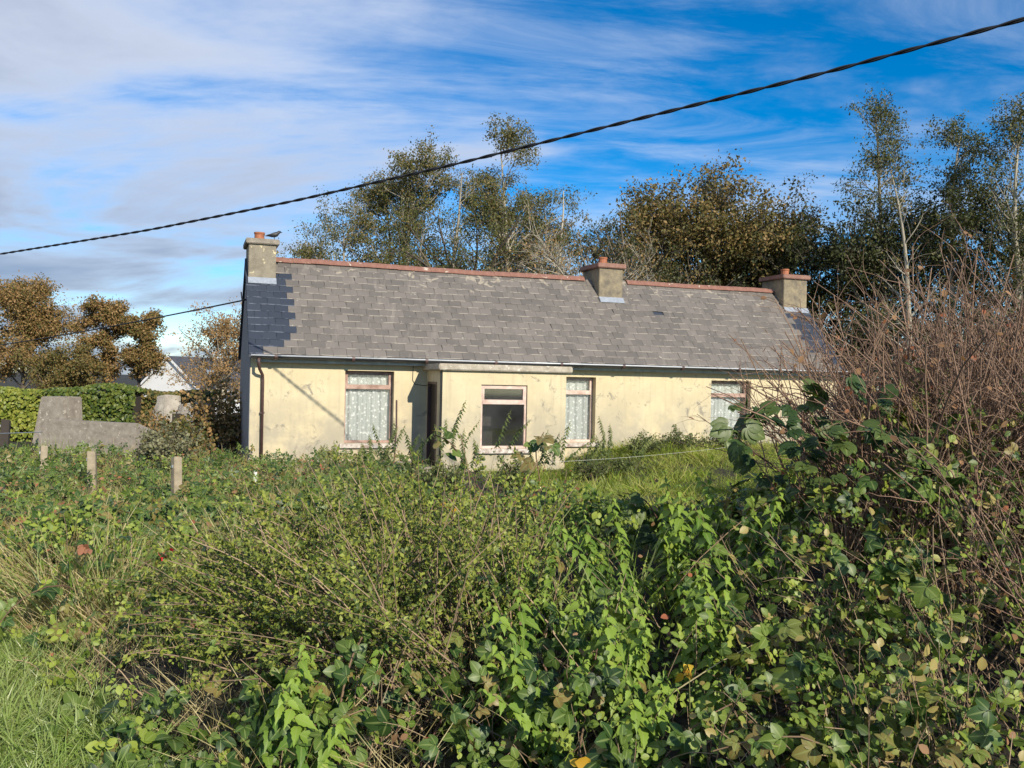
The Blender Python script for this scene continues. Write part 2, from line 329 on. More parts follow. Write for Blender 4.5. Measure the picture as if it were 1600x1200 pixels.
m_frameA = blotchy('weathered_brown_frame', [(.3, (.22, .12, .09)), (.6, (.45, .31, .25)), (.8, (.56, .44, .37))], 5, .7, 60, .3, .005)
m_frameB = blotchy('pinkish_white_frame', [(.3, (.45, .30, .24)), (.6, (.66, .52, .44)), (.8, (.72, .62, .54))], 5, .7, 60, .3, .005)
m_dark = plain('interior_shade_black', (.035, .032, .03), .9)
m_door = plain('peeling_door', (.035, .025, .022), .6, 0, .6, 14)
m_sill = blotchy('sill_flaking', [(.35, (.22, .14, .12)), (.5, (.48, .42, .36)), (.7, (.68, .64, .58))], 9, .85)
m_lace, t, b, o = new_mat('lace_curtain')
vo = t.nodes.new('ShaderNodeTexVoronoi'); vo.inputs['Scale'].default_value = 11; t.links.new(t.nodes.new('ShaderNodeTexCoord').outputs['Object'], vo.inputs['Vector'])
fl = mrange(t, vo.outputs['Distance'], .34, .24); ctr = mrange(t, vo.outputs['Distance'], .12, .08)
c = mixc(t, M('MULTIPLY', fl, .9, tree=t), (.44, .48, .45), (.84, .86, .84)); c = mixc(t, M('MULTIPLY', ctr, .6, tree=t), c, (.45, .48, .44))
c = mixc(t, mrange(t, noise(t, 30, 3, .6), .5, .7, 0, .5), c, (.68, .71, .68)); t.links.new(c, b.inputs['Base Color']); b.inputs['Roughness'].default_value = .9
def glass_mat(name, dirt, gl):
    m, t, b, o = new_mat(name); tr = t.nodes.new('ShaderNodeBsdfTransparent'); g = t.nodes.new('ShaderNodeBsdfGlossy'); g.inputs['Roughness'].default_value = .04
    b.inputs['Base Color'].default_value = (.32, .34, .34, 1); b.inputs['Roughness'].default_value = .6
    m1 = t.nodes.new('ShaderNodeMixShader'); fr = t.nodes.new('ShaderNodeFresnel'); fr.inputs[0].default_value = 1.5
    t.links.new(M('ADD', fr.outputs[0], gl, tree=t), m1.inputs[0]); t.links.new(tr.outputs[0], m1.inputs[1]); t.links.new(g.outputs[0], m1.inputs[2])
    m2 = t.nodes.new('ShaderNodeMixShader'); t.links.new(M('MULTIPLY', mrange(t, noise(t, 1.3, 3, .5), .2, .8), dirt, tree=t), m2.inputs[0])
    t.links.new(m1.outputs[0], m2.inputs[1]); t.links.new(b.outputs[0], m2.inputs[2]); t.links.new(m2.outputs[0], o.inputs[0]); return m
m_glass = glass_mat('window_glass', .10, .01); m_glass_dirty = glass_mat('dusty_glass', .06, .05)

LEN, HD, OV, HE, HR = 16.7, 2.05, .33, 2.56, 5.05
house = thing('cottage', 'cream single-storey derelict cottage with grey slate roof and three chimneys', 'house', None, tuple(HO)); house.rotation_euler = (0, 0, TH)
def wall_with_openings(u0, u1, z0, z1, v, thick, holes):
    """front face at v, thickness towards +v, rectangular holes (u0,u1,z0,z1)"""
    us = sorted({u0, u1, *[h[0] for h in holes], *[h[1] for h in holes]}); zs = sorted({z0, z1, *[h[2] for h in holes], *[h[3] for h in holes]})
    p = PM(); inside = lambda a, c_: any(h[0] < a < h[1] and h[2] < c_ < h[3] for h in holes)
    for i in range(len(us)-1):
        for j in range(len(zs)-1):
            if inside((us[i]+us[i+1])/2, (zs[j]+zs[j+1])/2): continue
            a, b_, c_, d = us[i], us[i+1], zs[j], zs[j+1]
            p.poly([(a, v, c_), (b_, v, c_), (b_, v, d), (a, v, d)]); p.poly([(a, v+thick, d), (b_, v+thick, d), (b_, v+thick, c_), (a, v+thick, c_)])
    for a, b_, c_, d in holes:
        q = v+thick
        p.poly([(a, v, c_), (a, v, d), (a, q, d), (a, q, c_)]); p.poly([(b_, v, d), (b_, v, c_), (b_, q, c_), (b_, q, d)])
        p.poly([(a, v, d), (b_, v, d), (b_, q, d), (a, q, d)]); p.poly([(a, q, c_), (b_, q, c_), (b_, v, c_), (a, v, c_)])
    return p
WIN = [(2.2, 3.4, .49, 2.25), (7.62, 8.85, .49, 2.22), (12.4, 13.7, .47, 2.21)]
wall_with_openings(.003, LEN-.003, -.25, 2.50, 0, .4, WIN).build('front_wall', m_wall, house)
m_wall_back = m_wall
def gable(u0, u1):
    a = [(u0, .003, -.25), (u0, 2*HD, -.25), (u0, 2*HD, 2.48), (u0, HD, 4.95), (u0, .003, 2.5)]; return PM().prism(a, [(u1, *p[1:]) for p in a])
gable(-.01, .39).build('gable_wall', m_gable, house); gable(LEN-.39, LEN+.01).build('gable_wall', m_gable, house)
PM().box(.4, LEN-.4, 2*HD-.35, 2*HD-.002, -.25, 2.48).build('back_wall', m_wall, house)
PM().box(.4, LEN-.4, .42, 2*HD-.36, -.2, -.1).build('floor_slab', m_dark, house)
PM().box(.35, 4.21, -.05, -.002, -.3, .05).box(7.36, LEN, -.05, -.002, -.3, .05).build('plinth', m_plinth, house)
PM().box(.3, 4.1, -.62, -.052, -.3, -.06).build('footpath', m_conc, house)
# roof
SL = math.hypot(HD+OV, HR-HE); SA = math.atan2(HR-HE, HD+OV)
def roof_pt(u, s, off=0):                      # s metres up the slope from the eave, off above the deck
    return (u, -OV+s*math.cos(SA)-off*math.sin(SA), HE+s*math.sin(SA)+off*math.cos(SA))
R0, R1 = -.06, LEN+.06
ring = [(-OV, HE-.05), (-OV, HE), (HD, HR), (2*HD+OV, HE), (2*HD+OV, HE-.05), (HD, HR-.09)]
roof = PM().prism([(R0, *p) for p in ring], [(R1, *p) for p in ring]).build('roof', m_slate_new, house)
NC = 14; EXP = (SL-.06)/NC; SWD = .32
def slate_box(wd, ln):
    p = PM(); p.box(-wd/2+.0035, wd/2-.0035, 0, ln, 0, .009); me = p.mesh('slate'); q = me.attributes.new('edge', 'FLOAT', 'POINT'); q.data.foreach_set('value', np.array([1.0 if v[1] < 1e-6 else 0.0 for v in p.v], np.float32)); return me
slate_mesh = slate_box(SWD, EXP*1.45); slate_mesh.materials.append(m_slate)
new_mesh = slate_box(SWD, EXP*1.45); new_mesh.materials.append(m_slate_new)
half_mesh = slate_box(SWD/2, EXP*1.45); half_mesh.materials.append(m_slate); half_new = slate_box(SWD/2, EXP*1.45); half_new.materials.append(m_slate_new)
CH = [(0.0, .66, 5.36, m_stackL, m_conc), (9.58, .74, 5.36, m_stack, m_redcap), (LEN-.86, .86, 5.41, m_stack, m_redcap)]; CD = 1.14
rest = PM(); restr = []; cnt = 0; n_new_L = [3.0, 3.5, 4.0, 4.5, 5, 5, 5, 5, 5, 5, 5, 5, 0, 0]
for r in range(NC):
    nfull = int((R1-R0)/SWD); half = (r % 2)*.5
    u = R0; first = True
    items = []
    if half: items.append((u+SWD/4, True)); u += SWD/2
    while u+SWD <= R1+.01: items.append((u+SWD/2, False)); u += SWD
    if R1-u > SWD*.4: items.append((u+SWD/4, True))
    s0 = r*EXP
    for uc, hf in items:
        # slates near the gables were renewed in darker slate; stepped edge
        fromtop = NC-1-r
        edgeL = (1.05 if r > 2 else .45+.25*r)+(.10 if r % 2 else -.08); edgeR = (.95 if r > 3 else .3+.18*r)+(.10 if r % 2 else -.08)
        isnew = (uc-R0 < edgeL and fromtop >= 2) or (R1-uc < edgeR and fromtop >= 2)
        if r >= NC-5 and any(c0-.02 < uc < c0+cw+.02 and s0 > (HD-CD/2+OV)/math.cos(SA)-.05 for c0, cw, *_ in CH): continue
        slip = rng.normal()*.006; ang = rng.normal()*.012; lift = abs(rng.normal())*.002
        if rng.random() < .012: slip -= .05; ang += rng.normal()*.05
        if rng.random() < .004 and 1 < r < 12 and not isnew: continue
        x, y, z = roof_pt(uc, s0+slip, .012+lift)
        tilt = SA-.028                          # the tail of each slate rides on the course below
        if cnt < 298 and (uc < 8.6 and r < NC) and uc > -1:
            me = (half_new if hf else new_mesh) if isnew else (half_mesh if hf else slate_mesh)
            so_ = link('slate', me, None, roof); so_.location = (x, y, z+.012); so_.rotation_euler = (tilt, 0, 0); so_.rotation_euler.rotate_axis('Z', ang); cnt += 1
        else:
            wd = (SWD/2 if hf else SWD)/2-.0035; ln = EXP*1.45; Rm = Matrix.Rotation(tilt, 3, 'X') @ Matrix.Rotation(ang, 3, 'Z')
            bvals = len(rest.v); rest.box(-wd, wd, 0, ln, 0, .009)
            for q in range(bvals, len(rest.v)):
                p = Rm @ Vector(rest.v[q]); rest.v[q] = (p.x+x, p.y+y, p.z+z+.012)
            restr += [(rng.random()*.98, isnew)]
me = rest.mesh('slate_courses'); me.materials.append(m_slate); me.materials.append(m_slate_new)
me.polygons.foreach_set('material_index', np.repeat([int(q[1]) for q in restr], 6)); aa = me.attributes.new('rnd', 'FLOAT', 'POINT'); aa.data.foreach_set('value', np.repeat(np.array([q[0] for q in restr], np.float32), 8))
ae = me.attributes.new('edge', 'FLOAT', 'POINT'); ae.data.foreach_set('value', np.tile(np.array([1, 1, 0, 0, 1, 1, 0, 0], np.float32), len(restr)))
link('slate_courses', me, None, roof, kind='stuff')
rt = PM(); nrt = 8
prof = [(-.15, -.135), (-.10, -.05), (-.03, .0), (.03, .0), (.10, -.05), (.15, -.135), (.12, -.14), (0, -.03), (-.12, -.14)]
ridge_mesh = PM().prism([(0, a, b_) for a, b_ in prof], [(.452, a, b_) for a, b_ in prof]).mesh('ridge_tile'); ridge_mesh.materials.append(m_ridge)
u = .67
while u < LEN-.88:
    if not (9.58-.44 < u < 9.58+.72):
        o_ = link('ridge_tile', ridge_mesh, None, roof); o_.location = (u, HD, HR+.075+rng.normal()*.004+.012*math.sin(u*.9)); o_.rotation_euler = (0, rng.normal()*.006, 0)
    u += .456
# chimneys
for c0, cw, zt, ms, mc in CH:
    zb = HE+(HR-HE)*(HD-CD/2+OV)/(HD+OV)-.35; v0, v1 = HD-CD/2, HD+CD/2
    st = PM().box(c0, c0+cw, v0, v1, zb, zt).build('chimney', ms, house, .012)
    PM().box(c0-.075, c0+cw+.075, v0-.08, v1+.08, zt-.004, zt+.13).build('chimney_cap', mc, st, .018)
    PM().lathe([(.105, 0), (.125, .02), (.12, .17), (.135, .19), (.135, .23), (.10, .23), (.10, .1)], (c0+cw*.42, HD-.12, zt+.12)).build('chimney_pot', m_pot, st, smooth=False)
    s_ = (v0+OV)/math.cos(SA)
    a = [roof_pt(c0-.01, s_-.17, .045), roof_pt(c0+cw+.01, s_-.17, .045), roof_pt(c0+cw+.01, s_+.03, .06), roof_pt(c0-.01, s_+.03, .06)]
    PM().prism(a, [(p[0], p[1]-.006, p[2]+.01) for p in a]).build('flashing', m_lead, st)
# gutter, fascia, downpipe
PM().box(.1, LEN, -OV+.07, -OV+.10, HE-.16, HE-.055).build('fascia', m_fascia, house)
PM().box(.1, LEN, -OV+.09, -.002, HE-.13, HE-.10).build('soffit', m_fascia, house)
gp = [(-OV-.07+.062*math.cos(a), HE-.02+.062*math.sin(a)) for a in np.linspace(math.pi, 2*math.pi, 9)]; gp += [(y_*.86+(-OV-.07)*.14, z_+.006) for y_, z_ in reversed(gp)]
gut = PM().prism([(-.02, *p) for p in gp], [(LEN+.06, *p) for p in gp]).build('gutter', m_gutter, house)
PM().tube([(-.02, -OV-.135, HE-.012), (LEN+.06, -OV-.135, HE-.012)], .019, 10).build('gutter_glint_bead', plain('painted_gutter_glint', (.62, .64, .66), .35, .0, .25, 3), gut, smooth=True)  # pale bead along the edge paints in the gutter's bright glint
for u in np.arange(.5, LEN, 1.78):
    bp = [(-OV-.07+.09*math.cos(a), HE-.02+.085*math.sin(a)) for a in np.linspace(math.pi*.9, 2.03*math.pi, 9)]; bp += [(y_*.9+(-OV-.07)*.1, z_+.002) for y_, z_ in reversed(bp)]
    PM().prism([(u, *p) for p in bp], [(u+.07, *p) for p in bp]).build('gutter_joint', m_pipe, gut)
dp = PM().tube([(.16, -OV-.07, HE-.06), (.16, -OV-.07, HE-.22), (.19, -OV+.05, HE-.33), (.27, -.09, HE-.46), (.28, -.07, HE-.58), (.28, -.07, .1)], .036, 10).build('downpipe', m_pipe, house, smooth=True)
PM().box(.23, .33, -.10, .0, 1.2, 1.24).build('pipe_clip', m_pipe, dp)
# windows
def window(u0, u1, z0, z1, vf, mf, curtain, glass, ztr, depth=.19):
    fw = .055; v = vf+depth
    p = PM(); p.box(u0+.002, u0+fw, v, v+.07, z0, z1-.002).box(u1-fw, u1-.002, v, v+.07, z0, z1-.002).box(u0+fw, u1-fw, v+.001, v+.069, z1-fw, z1-.003).box(u0+fw, u1-fw, v+.001, v+.069, z0, z0+fw*1.1)
    p.box(u0+fw, u1-fw, v-.012, v+.068, ztr-.035, ztr+.035)
    wn = p.build('window', mf, house, .004)
    q = PM(); a0, a1, b0, b1 = u0+fw-.004, u1-fw+.004, ztr+.03, z1-fw+.004; s_ = .045
    q.box(a0, a0+s_, v-.006, v+.05, b0, b1).box(a1-s_, a1, v-.006, v+.05, b0, b1).box(a0+s_, a1-s_, v-.005, v+.049, b1-s_, b1).box(a0+s_, a1-s_, v-.005, v+.049, b0, b0+s_)
    q.build('top_sash', mf, wn, .003)
    PM().box(u0+fw-.003, u1-fw+.003, v+.03, v+.034, z0+fw, ztr-.03).build('pane', glass, wn)
    PM().box(u0+fw+.03, u1-fw-.03, v+.028, v+.032, ztr+.06, z1-fw-.035).build('pane', glass, wn)
    if curtain:
        us = np.linspace(u0+.03, u1-.03 if curtain == 1 else u1-.17, 60); fold = .018*np.sin(us*31)+.012*np.sin(us*57+1)
        g = PM()
        for i in range(59):
            g.poly([(us[i], v+.12+fold[i], z0), (us[i+1], v+.12+fold[i+1], z0), (us[i+1], v+.12+fold[i+1], z1-.02), (us[i], v+.12+fold[i], z1-.02)])
        g.build('lace_curtain', m_lace, wn, smooth=True)
    PM().box(u0-.11, u1+.10, vf-.09, v+.001, z0-.11, z0-.003).build('sill', m_sill, wn, .008)
    return wn
window(*WIN[0], 0, m_frameA, 1, m_glass, 1.84); window(*WIN[1], 0, m_frameB, 1, m_glass, 1.79); window(*WIN[2], 0, m_frameA, 2, m_glass, 1.78)
# porch
PU0, PU1, PV = 4.22, 7.35, -1.49
PW = (5.17, 6.34, .46, 1.98)
pf = wall_with_openings(PU0, PU1, -.25, 2.30, PV, .22, [PW]); porch = pf.build('porch', m_wall, house)
DZ = 2.02
PM().box(PU0+.003, PU0+.2, PV+.222, PV+.5, -.25, 2.299).box(PU0+.003, PU0+.2, PV+.5, -.002, DZ, 2.299).box(PU0+.003, PU0+.2, -.14, -.002, -.25, DZ).build('side_wall', m_wall, porch)
PM().box(PU1-.2, PU1-.003, PV+.222, -.002, -.25, 2.299).build('side_wall', m_wall, porch)
PM().box(PU0-.12, PU1+.12, PV-.12, -.003, 2.302, 2.455).build('porch_roof_slab', m_slab, porch, .02)
d_ = PM().box(PU0+.06, PU0+.10, PV+.5, -.14, -.2, DZ).build('door', m_door, porch)
PM().box(PU0-.01, PU0+.06, PV+.5, PV+.56, -.2, DZ).box(PU0-.01, PU0+.06, -.2, -.14, -.2, DZ).box(PU0-.01, PU0+.06, PV+.56, -.2, DZ-.06, DZ-.002).build('door_frame', m_pipe, porch)
PM().box(PU0-.45, PU0-.005, PV+.35, -.06, -.3, .0).build('door_step', m_conc, porch)
PM().tube([(PU0-.012, PV+.06, 2.28), (PU0-.014, PV+.05, 1.2), (PU0-.012, PV+.07, .2)], .022, 6).build('corner_pipe', m_gutter, porch)
PM().tube([(PU0-.75, -.02, 1.55), (PU0-.74, -.02, .9), (PU0-.78, -.02, 0.02)], .018, 6).build('wall_pipe', m_pipe, house)
PM().tube([(PU0-.35, -.015, 2.45), (PU0-.36, -.015, 2.05), (PU0-.30, -.015, 1.95), (PU0-.1, -.015, 1.92), (PU0+.05, -.3, 1.93)], .008, 5).build('wall_cable', m_gutter, house)
window(*PW, PV, m_frameB, 0, m_glass_dirty, 1.55, .05)
PM().box(PU0+.25, PU1-.25, -.02, -.004, -.2, 2.29).build('inner_shade_sheet', m_dark, porch)  # near-black sheet over the wall paints the porch room's shade

# bird on the left chimney
def bird():
    m = plain('bird_plumage', (.03, .03, .034), .5, 0, .3, 30); mb = plain('bird_beak', (.02, .02, .02), .4)
    root = thing('bird', 'small dark bird perched on the grey chimney cap beside its pot', 'bird'); p = HO+HU*.60+HV*(HD-CD/2+.02); root.location = (p[0], p[1], 5.36+.128); root.rotation_euler = (0, 0, TH)
    P = np.array([[(-.20, 0, .085), (-.13, 0, .095), (-.07, 0, .105), (0, 0, .12), (.06, 0, .145), (.095, 0, .175), (.12, 0, .20), (.15, 0, .205), (.168, 0, .20)]]); R = np.array([[.012, .022, .045, .062, .060, .040, .038, .030, .012]])
    s = SB().add(P, R, 10); s.build('body', m, root)
    for sy in (-1, 1):
        PM().prism([(.05, sy*.052, .165), (-.05, sy*.062, .15), (-.19, sy*.02, .105), (-.06, sy*.055, .10), (.03, sy*.055, .12)], [(.05, sy*.062, .165), (-.05, sy*.072, .15), (-.19, sy*.03, .105), (-.06, sy*.065, .10), (.03, sy*.065, .12)]).build('wing', m, root)
        PM().tube([(.0, sy*.025, .08), (.01, sy*.025, .03), (.012, sy*.026, .0), (.04, sy*.026, .0)], .006, 5).build('leg', mb, root)
    PM().tube([(.16, 0, .203), (.185, 0, .197), (.205, 0, .188)], [.012, .008, .002], 6).build('beak', mb, root)
    PM().prism([(-.17, -.02, .088), (-.17, .02, .088), (-.30, .028, .07), (-.30, -.028, .07)], [(-.17, -.02, .098), (-.17, .02, .098), (-.30, .028, .076), (-.30, -.028, .076)]).build('tail', m, root)
bird()

# ------------------------------------------------------------------ cables
m_cable = plain('cable_black', (.012, .012, .014), .5)
def twisted(name, pts, r, turns, label, cat):
    pts = np.array(pts); n = 420; tt = np.linspace(0, len(pts)-1, n); k = np.arange(len(pts))
    # smooth interpolation through the points
    P = np.stack([np.interp(tt, k, pts[:, i]) for i in range(3)], 1)
    for _ in range(60): P[1:-1] = (P[:-2]+P[1:-1]*2+P[2:])/4
    t_ = nrm(np.gradient(P, axis=0)); a = nrm(np.cross(t_, [0, 0, 1.0])); b_ = np.cross(a, t_); L = np.concatenate([[0], np.cumsum(np.linalg.norm(np.diff(P, axis=0), axis=1))])
    root = thing(name, label, cat)
    for ph in (0, math.pi):
        ang = L*turns+ph; Q = P+r*.85*(a*np.cos(ang)[:, None]+b_*np.sin(ang)[:, None])
        SB().add(Q[None], np.full((1, n), r), 6).build('strand', m_cable, root)
inv = lambda q, d0=22.8, d1=10.3: 1/((1-q)/d0+q/d1)
cp_ = [(-260, 440), (0, 397), (230, 360), (460, 314), (710, 257), (960, 195), (1280, 116), (1600, 30), (1900, -55)]
twisted('overhead_cable', [at(px, py, inv(px/1600)) for px, py in cp_], .0152, 8.0, 'thick black twisted overhead cable crossing the sky above the cottage', 'cable')
ga = HO+HU*-.03+HV*1.35+np.array([0, 0, 3.95])
far = at(-300, 560, 60)
sc_root = thing('service_cable', 'thin black service cable running to the bracket on the cottage gable', 'cable')
q = np.linspace(0, 1, 24)[:, None]; Pc = ga*(1-q)+far*q; Pc[:, 2] -= (4*q*(1-q)*.55)[:, 0]
SB().add(Pc[None], np.full((1, 24), .02), 5).build('strand', m_cable, sc_root)
PM().tube([tuple(ga+HU*.04), tuple(ga-HU*.12), tuple(ga-HU*.14+np.array([0, 0, .18]))], .018, 6).build('bracket', m_cable, sc_root)

# ------------------------------------------------------------------ trees
m_bark_pale = stem_mat('pale_bark', (.20, .17, .12), (.46, .42, .33)); m_bark = stem_mat('dark_bark', (.05, .04, .03), (.16, .13, .09))
m_alder = leaf_mat('alder_leaf', [(.1, (.026, .040, .011)), (.45, (.075, .092, .022)), (.8, (.14, .130, .034)), (.97, (.25, .18, .06))], .55, .25)
m_brownleaf = leaf_mat('autumn_brown_leaf', [(.1, (.05, .06, .015)), (.45, (.11, .105, .028)), (.8, (.18, .135, .042)), (.97, (.29, .19, .07))], .6, .25)
m_orange = leaf_mat('autumn_orange_leaf', [(.1, (.05, .07, .018)), (.38, (.14, .125, .035)), (.7, (.29, .18, .065)), (.95, (.40, .25, .11))], .6, .28)
m_darkgreen = leaf_mat('evergreen_leaf', [(.1, (.012, .022, .008)), (.6, (.035, .05, .015)), (.95, (.09, .09, .03))], .5, .2)
def sub(P, n, t0, t1, ang, up, ln, k, droop, jit, rad):
    """n child shoots on random parents; ln is a function of the parent parameter"""
    par = rng.integers(0, len(P), n); t_ = t0+(t1-t0)*rng.random(n); pos, tan = along(P[par], t_[:, None]); pos = pos[:, 0]; tan = tan[:, 0]
    perp = nrm(np.cross(tan, rdir(n))); d = nrm(tan*np.cos(ang)+perp*np.sin(ang)+np.array([0, 0, up])); L = ln(t_)*(.7+.6*rng.random(n))
    Q = arcs(pos, d, L, k, droop, jit); R = np.outer(L*rad, np.linspace(1, .25, k)); return Q, R, t_
def tree(name, base, h, label, leafm, bark, width=.32, n1=26, n2=150, n3=520, leaves=13050, lsize=.085, profile='tall', crown0=.2, bare=0, lean=(0, 0), group='trees around the cottage', trunks=1, tint=(0, 1), spread=.12):
    base = np.array(base, float); root = thing(name, label, 'tree', group, tuple(base)); o0 = np.zeros(3); Tr = []
    for i in range(trunks):
        d = np.array([lean[0]+(i-(trunks-1)/2)*.22, lean[1]+rng.normal()*.08, 1.0]); Tr.append(arcs(o0[None]+rng.normal(size=(1, 3))*.1*[1, 1, 0], d[None], np.array([h*(.96 if i == 0 else .75+.2*rng.random())]), 12, -.25, .045)[0])
    Tr = np.array(Tr); top = .80 if profile == 'round' else .97
    for i in range(trunks): Tr[i, :, 2] *= h*top*(1 if i == 0 else .85)/Tr[i, -1, 2]; Tr[i, :, :2] -= np.linspace(0, 1, 12)[:, None]*(Tr[i, -1, :2]-np.array(lean)*h*.5-np.array([(i-(trunks-1)/2)*.12*h, 0]))*.85
    sb = SB(); sb.add(Tr, np.outer(np.full(trunks, h*.0135+.02), np.linspace(1, .12, 12)), 7)
    prof = {'tall': lambda t_: h*width*(1.15-t_)**.75, 'round': lambda t_: h*width*np.sqrt(np.clip(1.05-(t_*1.5-.55)**2, .08, 1)), 'col': lambda t_: h*width*(.5+.5*np.sin(t_*2.8))}[profile]
    B1, R1_, _ = sub(Tr, n1, crown0, .97, 1.0, .25, prof, 8, -.35 if profile != 'round' else .1, .10,   .020); sb.add(B1, R1_, 5)
    B2, R2, _ = sub(B1, n2, .25, 1, .8, .15, lambda t_: h*width*.36*(1.15-t_*.5), 6, -.1, .12, .013); sb.add(B2, R2, 4)
    B3, R3, _ = sub(np.concatenate([B2[:, [0, 1, 3, 5]]]), n3, .3, 1, .8, .1, lambda t_: h*width*.16+0*t_, 4, 0, .15, .010); sb.add(B3, R3, 3)
    sb.build('trunk', bark, root)
    if leaves:
        src = B3[rng.random(len(B3)) >= bare]; par = rng.integers(0, len(src), leaves); pos, tan = along(src[par], (.15+.9*rng.random(leaves))[:, None]); pos = pos[:, 0]+rng.normal(size=(leaves, 3))*spread*np.array([1, 1, .7])
        hz = np.clip(pos[:, 2]/h, 0, 1); r = np.clip(rng.random(leaves)*.7+.3*rng.random(len(src))[par], 0, 1)*(tint[1]-tint[0])+tint[0]
        LB().add(L_TINY, pos, rdir(leaves)+np.array([0, 0, -.35]), rdir(leaves)+np.array([.3, -.5, .7]), lsize*(.6+.7*rng.random(leaves)), np.clip(r, 0, 1)).build('crown', leafm, root)
    return root
def gz(p): p = np.array(p, float); p[2] = float(G(p[0], p[1]))-.05; return p
def tree_at(name, px, ytop, D, label, leafm, bark, **kw):
    top = at(px, ytop, D); b_ = gz(top); return tree(name, b_, top[2]-b_[2], label, leafm, bark, **kw)
BG = 'trees behind the cottage'
tree_at('alder_tree', 555, 330, 35, 'low spreading olive tree rising past the left ridge end', m_alder, m_bark_pale, width=.42, n1=30, n2=190, n3=640, leaves=17400, lsize=.09, lean=(-.12, 0), group=BG)
tree_at('alder_tree', 655, 238, 36, 'tall olive alder with thin pale trunk, second in the clump', m_alder, m_bark_pale, width=.29, n1=44, n2=280, n3=900, leaves=27550, lsize=.098, group=BG)
tree_at('bare_tree', 715, 258, 33.5, 'pale bare-limbed forked tree in front of the alders', m_alder, m_bark_pale, width=.2, n1=16, n2=70, n3=220, leaves=2175, lsize=.085, bare=.5, group=BG)
tree_at('alder_tree', 795, 212, 37, 'tallest leafy alder above the middle of the ridge', m_alder, m_bark_pale, width=.29, n1=44, n2=280, n3=900, leaves=27550, lsize=.098, group=BG)
tree_at('bare_tree', 872, 285, 35, 'slim lichen-pale trunk with few leaves left of the middle chimney', m_alder, m_bark_pale, width=.16, n1=16, n2=60, n3=180, leaves=1305, lsize=.085, bare=.4, lean=(.02, 0), group=BG)
tree_at('twiggy_thorn_tree', 920, 352, 31, 'low pale twiggy thorn tree beside the middle chimney', m_orange, m_bark_pale, width=.5, n1=30, n2=220, n3=700, leaves=2600, lsize=.10, profile='round', crown0=.3, bare=.3, trunks=2, group=BG)
tree_at('autumn_tree', 1108, 262, 35, 'broad dome-shaped brown autumn tree between two chimneys', m_brownleaf, m_bark, width=.40, n1=90, n2=480, n3=3400, leaves=62000, lsize=.14, profile='round', crown0=.28, trunks=2, group=BG, spread=.2)
tree_at('alder_tree', 935, 335, 38, 'leafy alder filling the gap beside the brown dome', m_alder, m_bark, width=.36, n1=36, n2=240, n3=800, leaves=15000, lsize=.11, profile='round', crown0=.1, group=BG)
tree_at('dark_tree', 1010, 360, 33, 'dark evergreen undergrowth tree below the brown dome', m_darkgreen, m_bark, width=.5, n1=30, n2=200, n3=600, leaves=13050, lsize=.098, profile='round', crown0=.1, group=BG)
tree_at('alder_tree', 605, 300, 38, 'leafy olive alder at the back of the clump', m_alder, m_bark_pale, width=.30, n1=36, n2=220, n3=700, leaves=17400, lsize=.098, group=BG)
tree_at('alder_tree', 845, 318, 38, 'shorter leafy alder behind the slim pale trunk', m_alder, m_bark_pale, width=.34, n1=36, n2=220, n3=700, leaves=17400, lsize=.098, group=BG)
tree_at('dark_tree', 745, 345, 34, 'dark leafy tree filling the foot of the alder clump', m_alder, m_bark, width=.55, n1=30, n2=200, n3=600, leaves=13050, lsize=.098, profile='round', crown0=.1, group=BG, tint=(0, .75))
tree_at('alder_tree', 1385, 170, 31, 'tall open alder with pale trunk right of the end chimney', m_alder, m_bark_pale, width=.24, n1=40, n2=230, n3=760, leaves=15950, lsize=.09, group=BG, tint=(0, .7))
tree_at('alder_tree', 1500, 195, 30, 'slender dark alder between the two tall right-hand trees', m_alder, m_bark_pale, width=.2, n1=34, n2=170, n3=560, leaves=10875, lsize=.09, group=BG, tint=(0, .65))
tree_at('bare_tree', 1440, 260, 27, 'leaning pale bare tree among the dark alders', m_alder, m_bark_pale, width=.2, n1=18, n2=70, n3=200, leaves=500, lsize=.1, lean=(-.16, 0), group=BG)
tree_at('alder_tree', 1600, 165, 28, 'thin-leaved ashen tree with forked upper limbs', m_alder, m_bark_pale, width=.25, n1=38, n2=210, n3=640, leaves=13050, lsize=.085, group=BG, tint=(0, .7))
for px, yt, D, lb in ((1268, 372, 33, 'dark green bushy tree behind the end chimney'), (1350, 330, 32, 'dark green bushy tree beyond the right gable'), (1465, 315, 31, 'dark green bushy tree behind the dead stems'), (1580, 305, 31, 'dark green bushy tree furthest along from the gable'), (1720, 340, 33, 'dark green bushy tree past the hedge end')):
    tree_at('dark_tree', px, yt, D, lb, m_darkgreen, m_bark, width=.42, n1=30, n2=220, n3=1100, leaves=20000, lsize=.125, profile='round', crown0=.05, group=BG)
for px, yt, D, lb in ((1490, 500, 11.5, 'low dark green bush directly behind the dead stem tangle'), (1590, 470, 11, 'taller dark green bush behind the dead stem tangle'), (1700, 455, 10.5, 'dark green bush at the end of the dead stem tangle')):
    tree_at('dark_bush', px, yt, D, lb, m_darkgreen, m_bark, width=.34, n1=26, n2=200, n3=700, leaves=9000, lsize=.075, profile='round', crown0=.05, group='dark bushes behind the hedge', spread=.06)
LG = 'autumn trees beyond the ivy hedge'
tree_at('sycamore_tree', 45, 425, 38, 'dense orange-brown autumn tree standing over the bright ivy', m_orange, m_bark, width=.30, n1=34, n2=240, n3=760, leaves=34800, lsize=.105, profile='round', crown0=.15, group=LG, spread=.2)
tree_at('sycamore_tree', 163, 440, 37, 'narrow autumn tree with dark trunk behind the dark green ivy', m_orange, m_bark, width=.21, n1=26, n2=150, n3=460, leaves=15950, lsize=.105, profile='round', crown0=.3, group=LG)
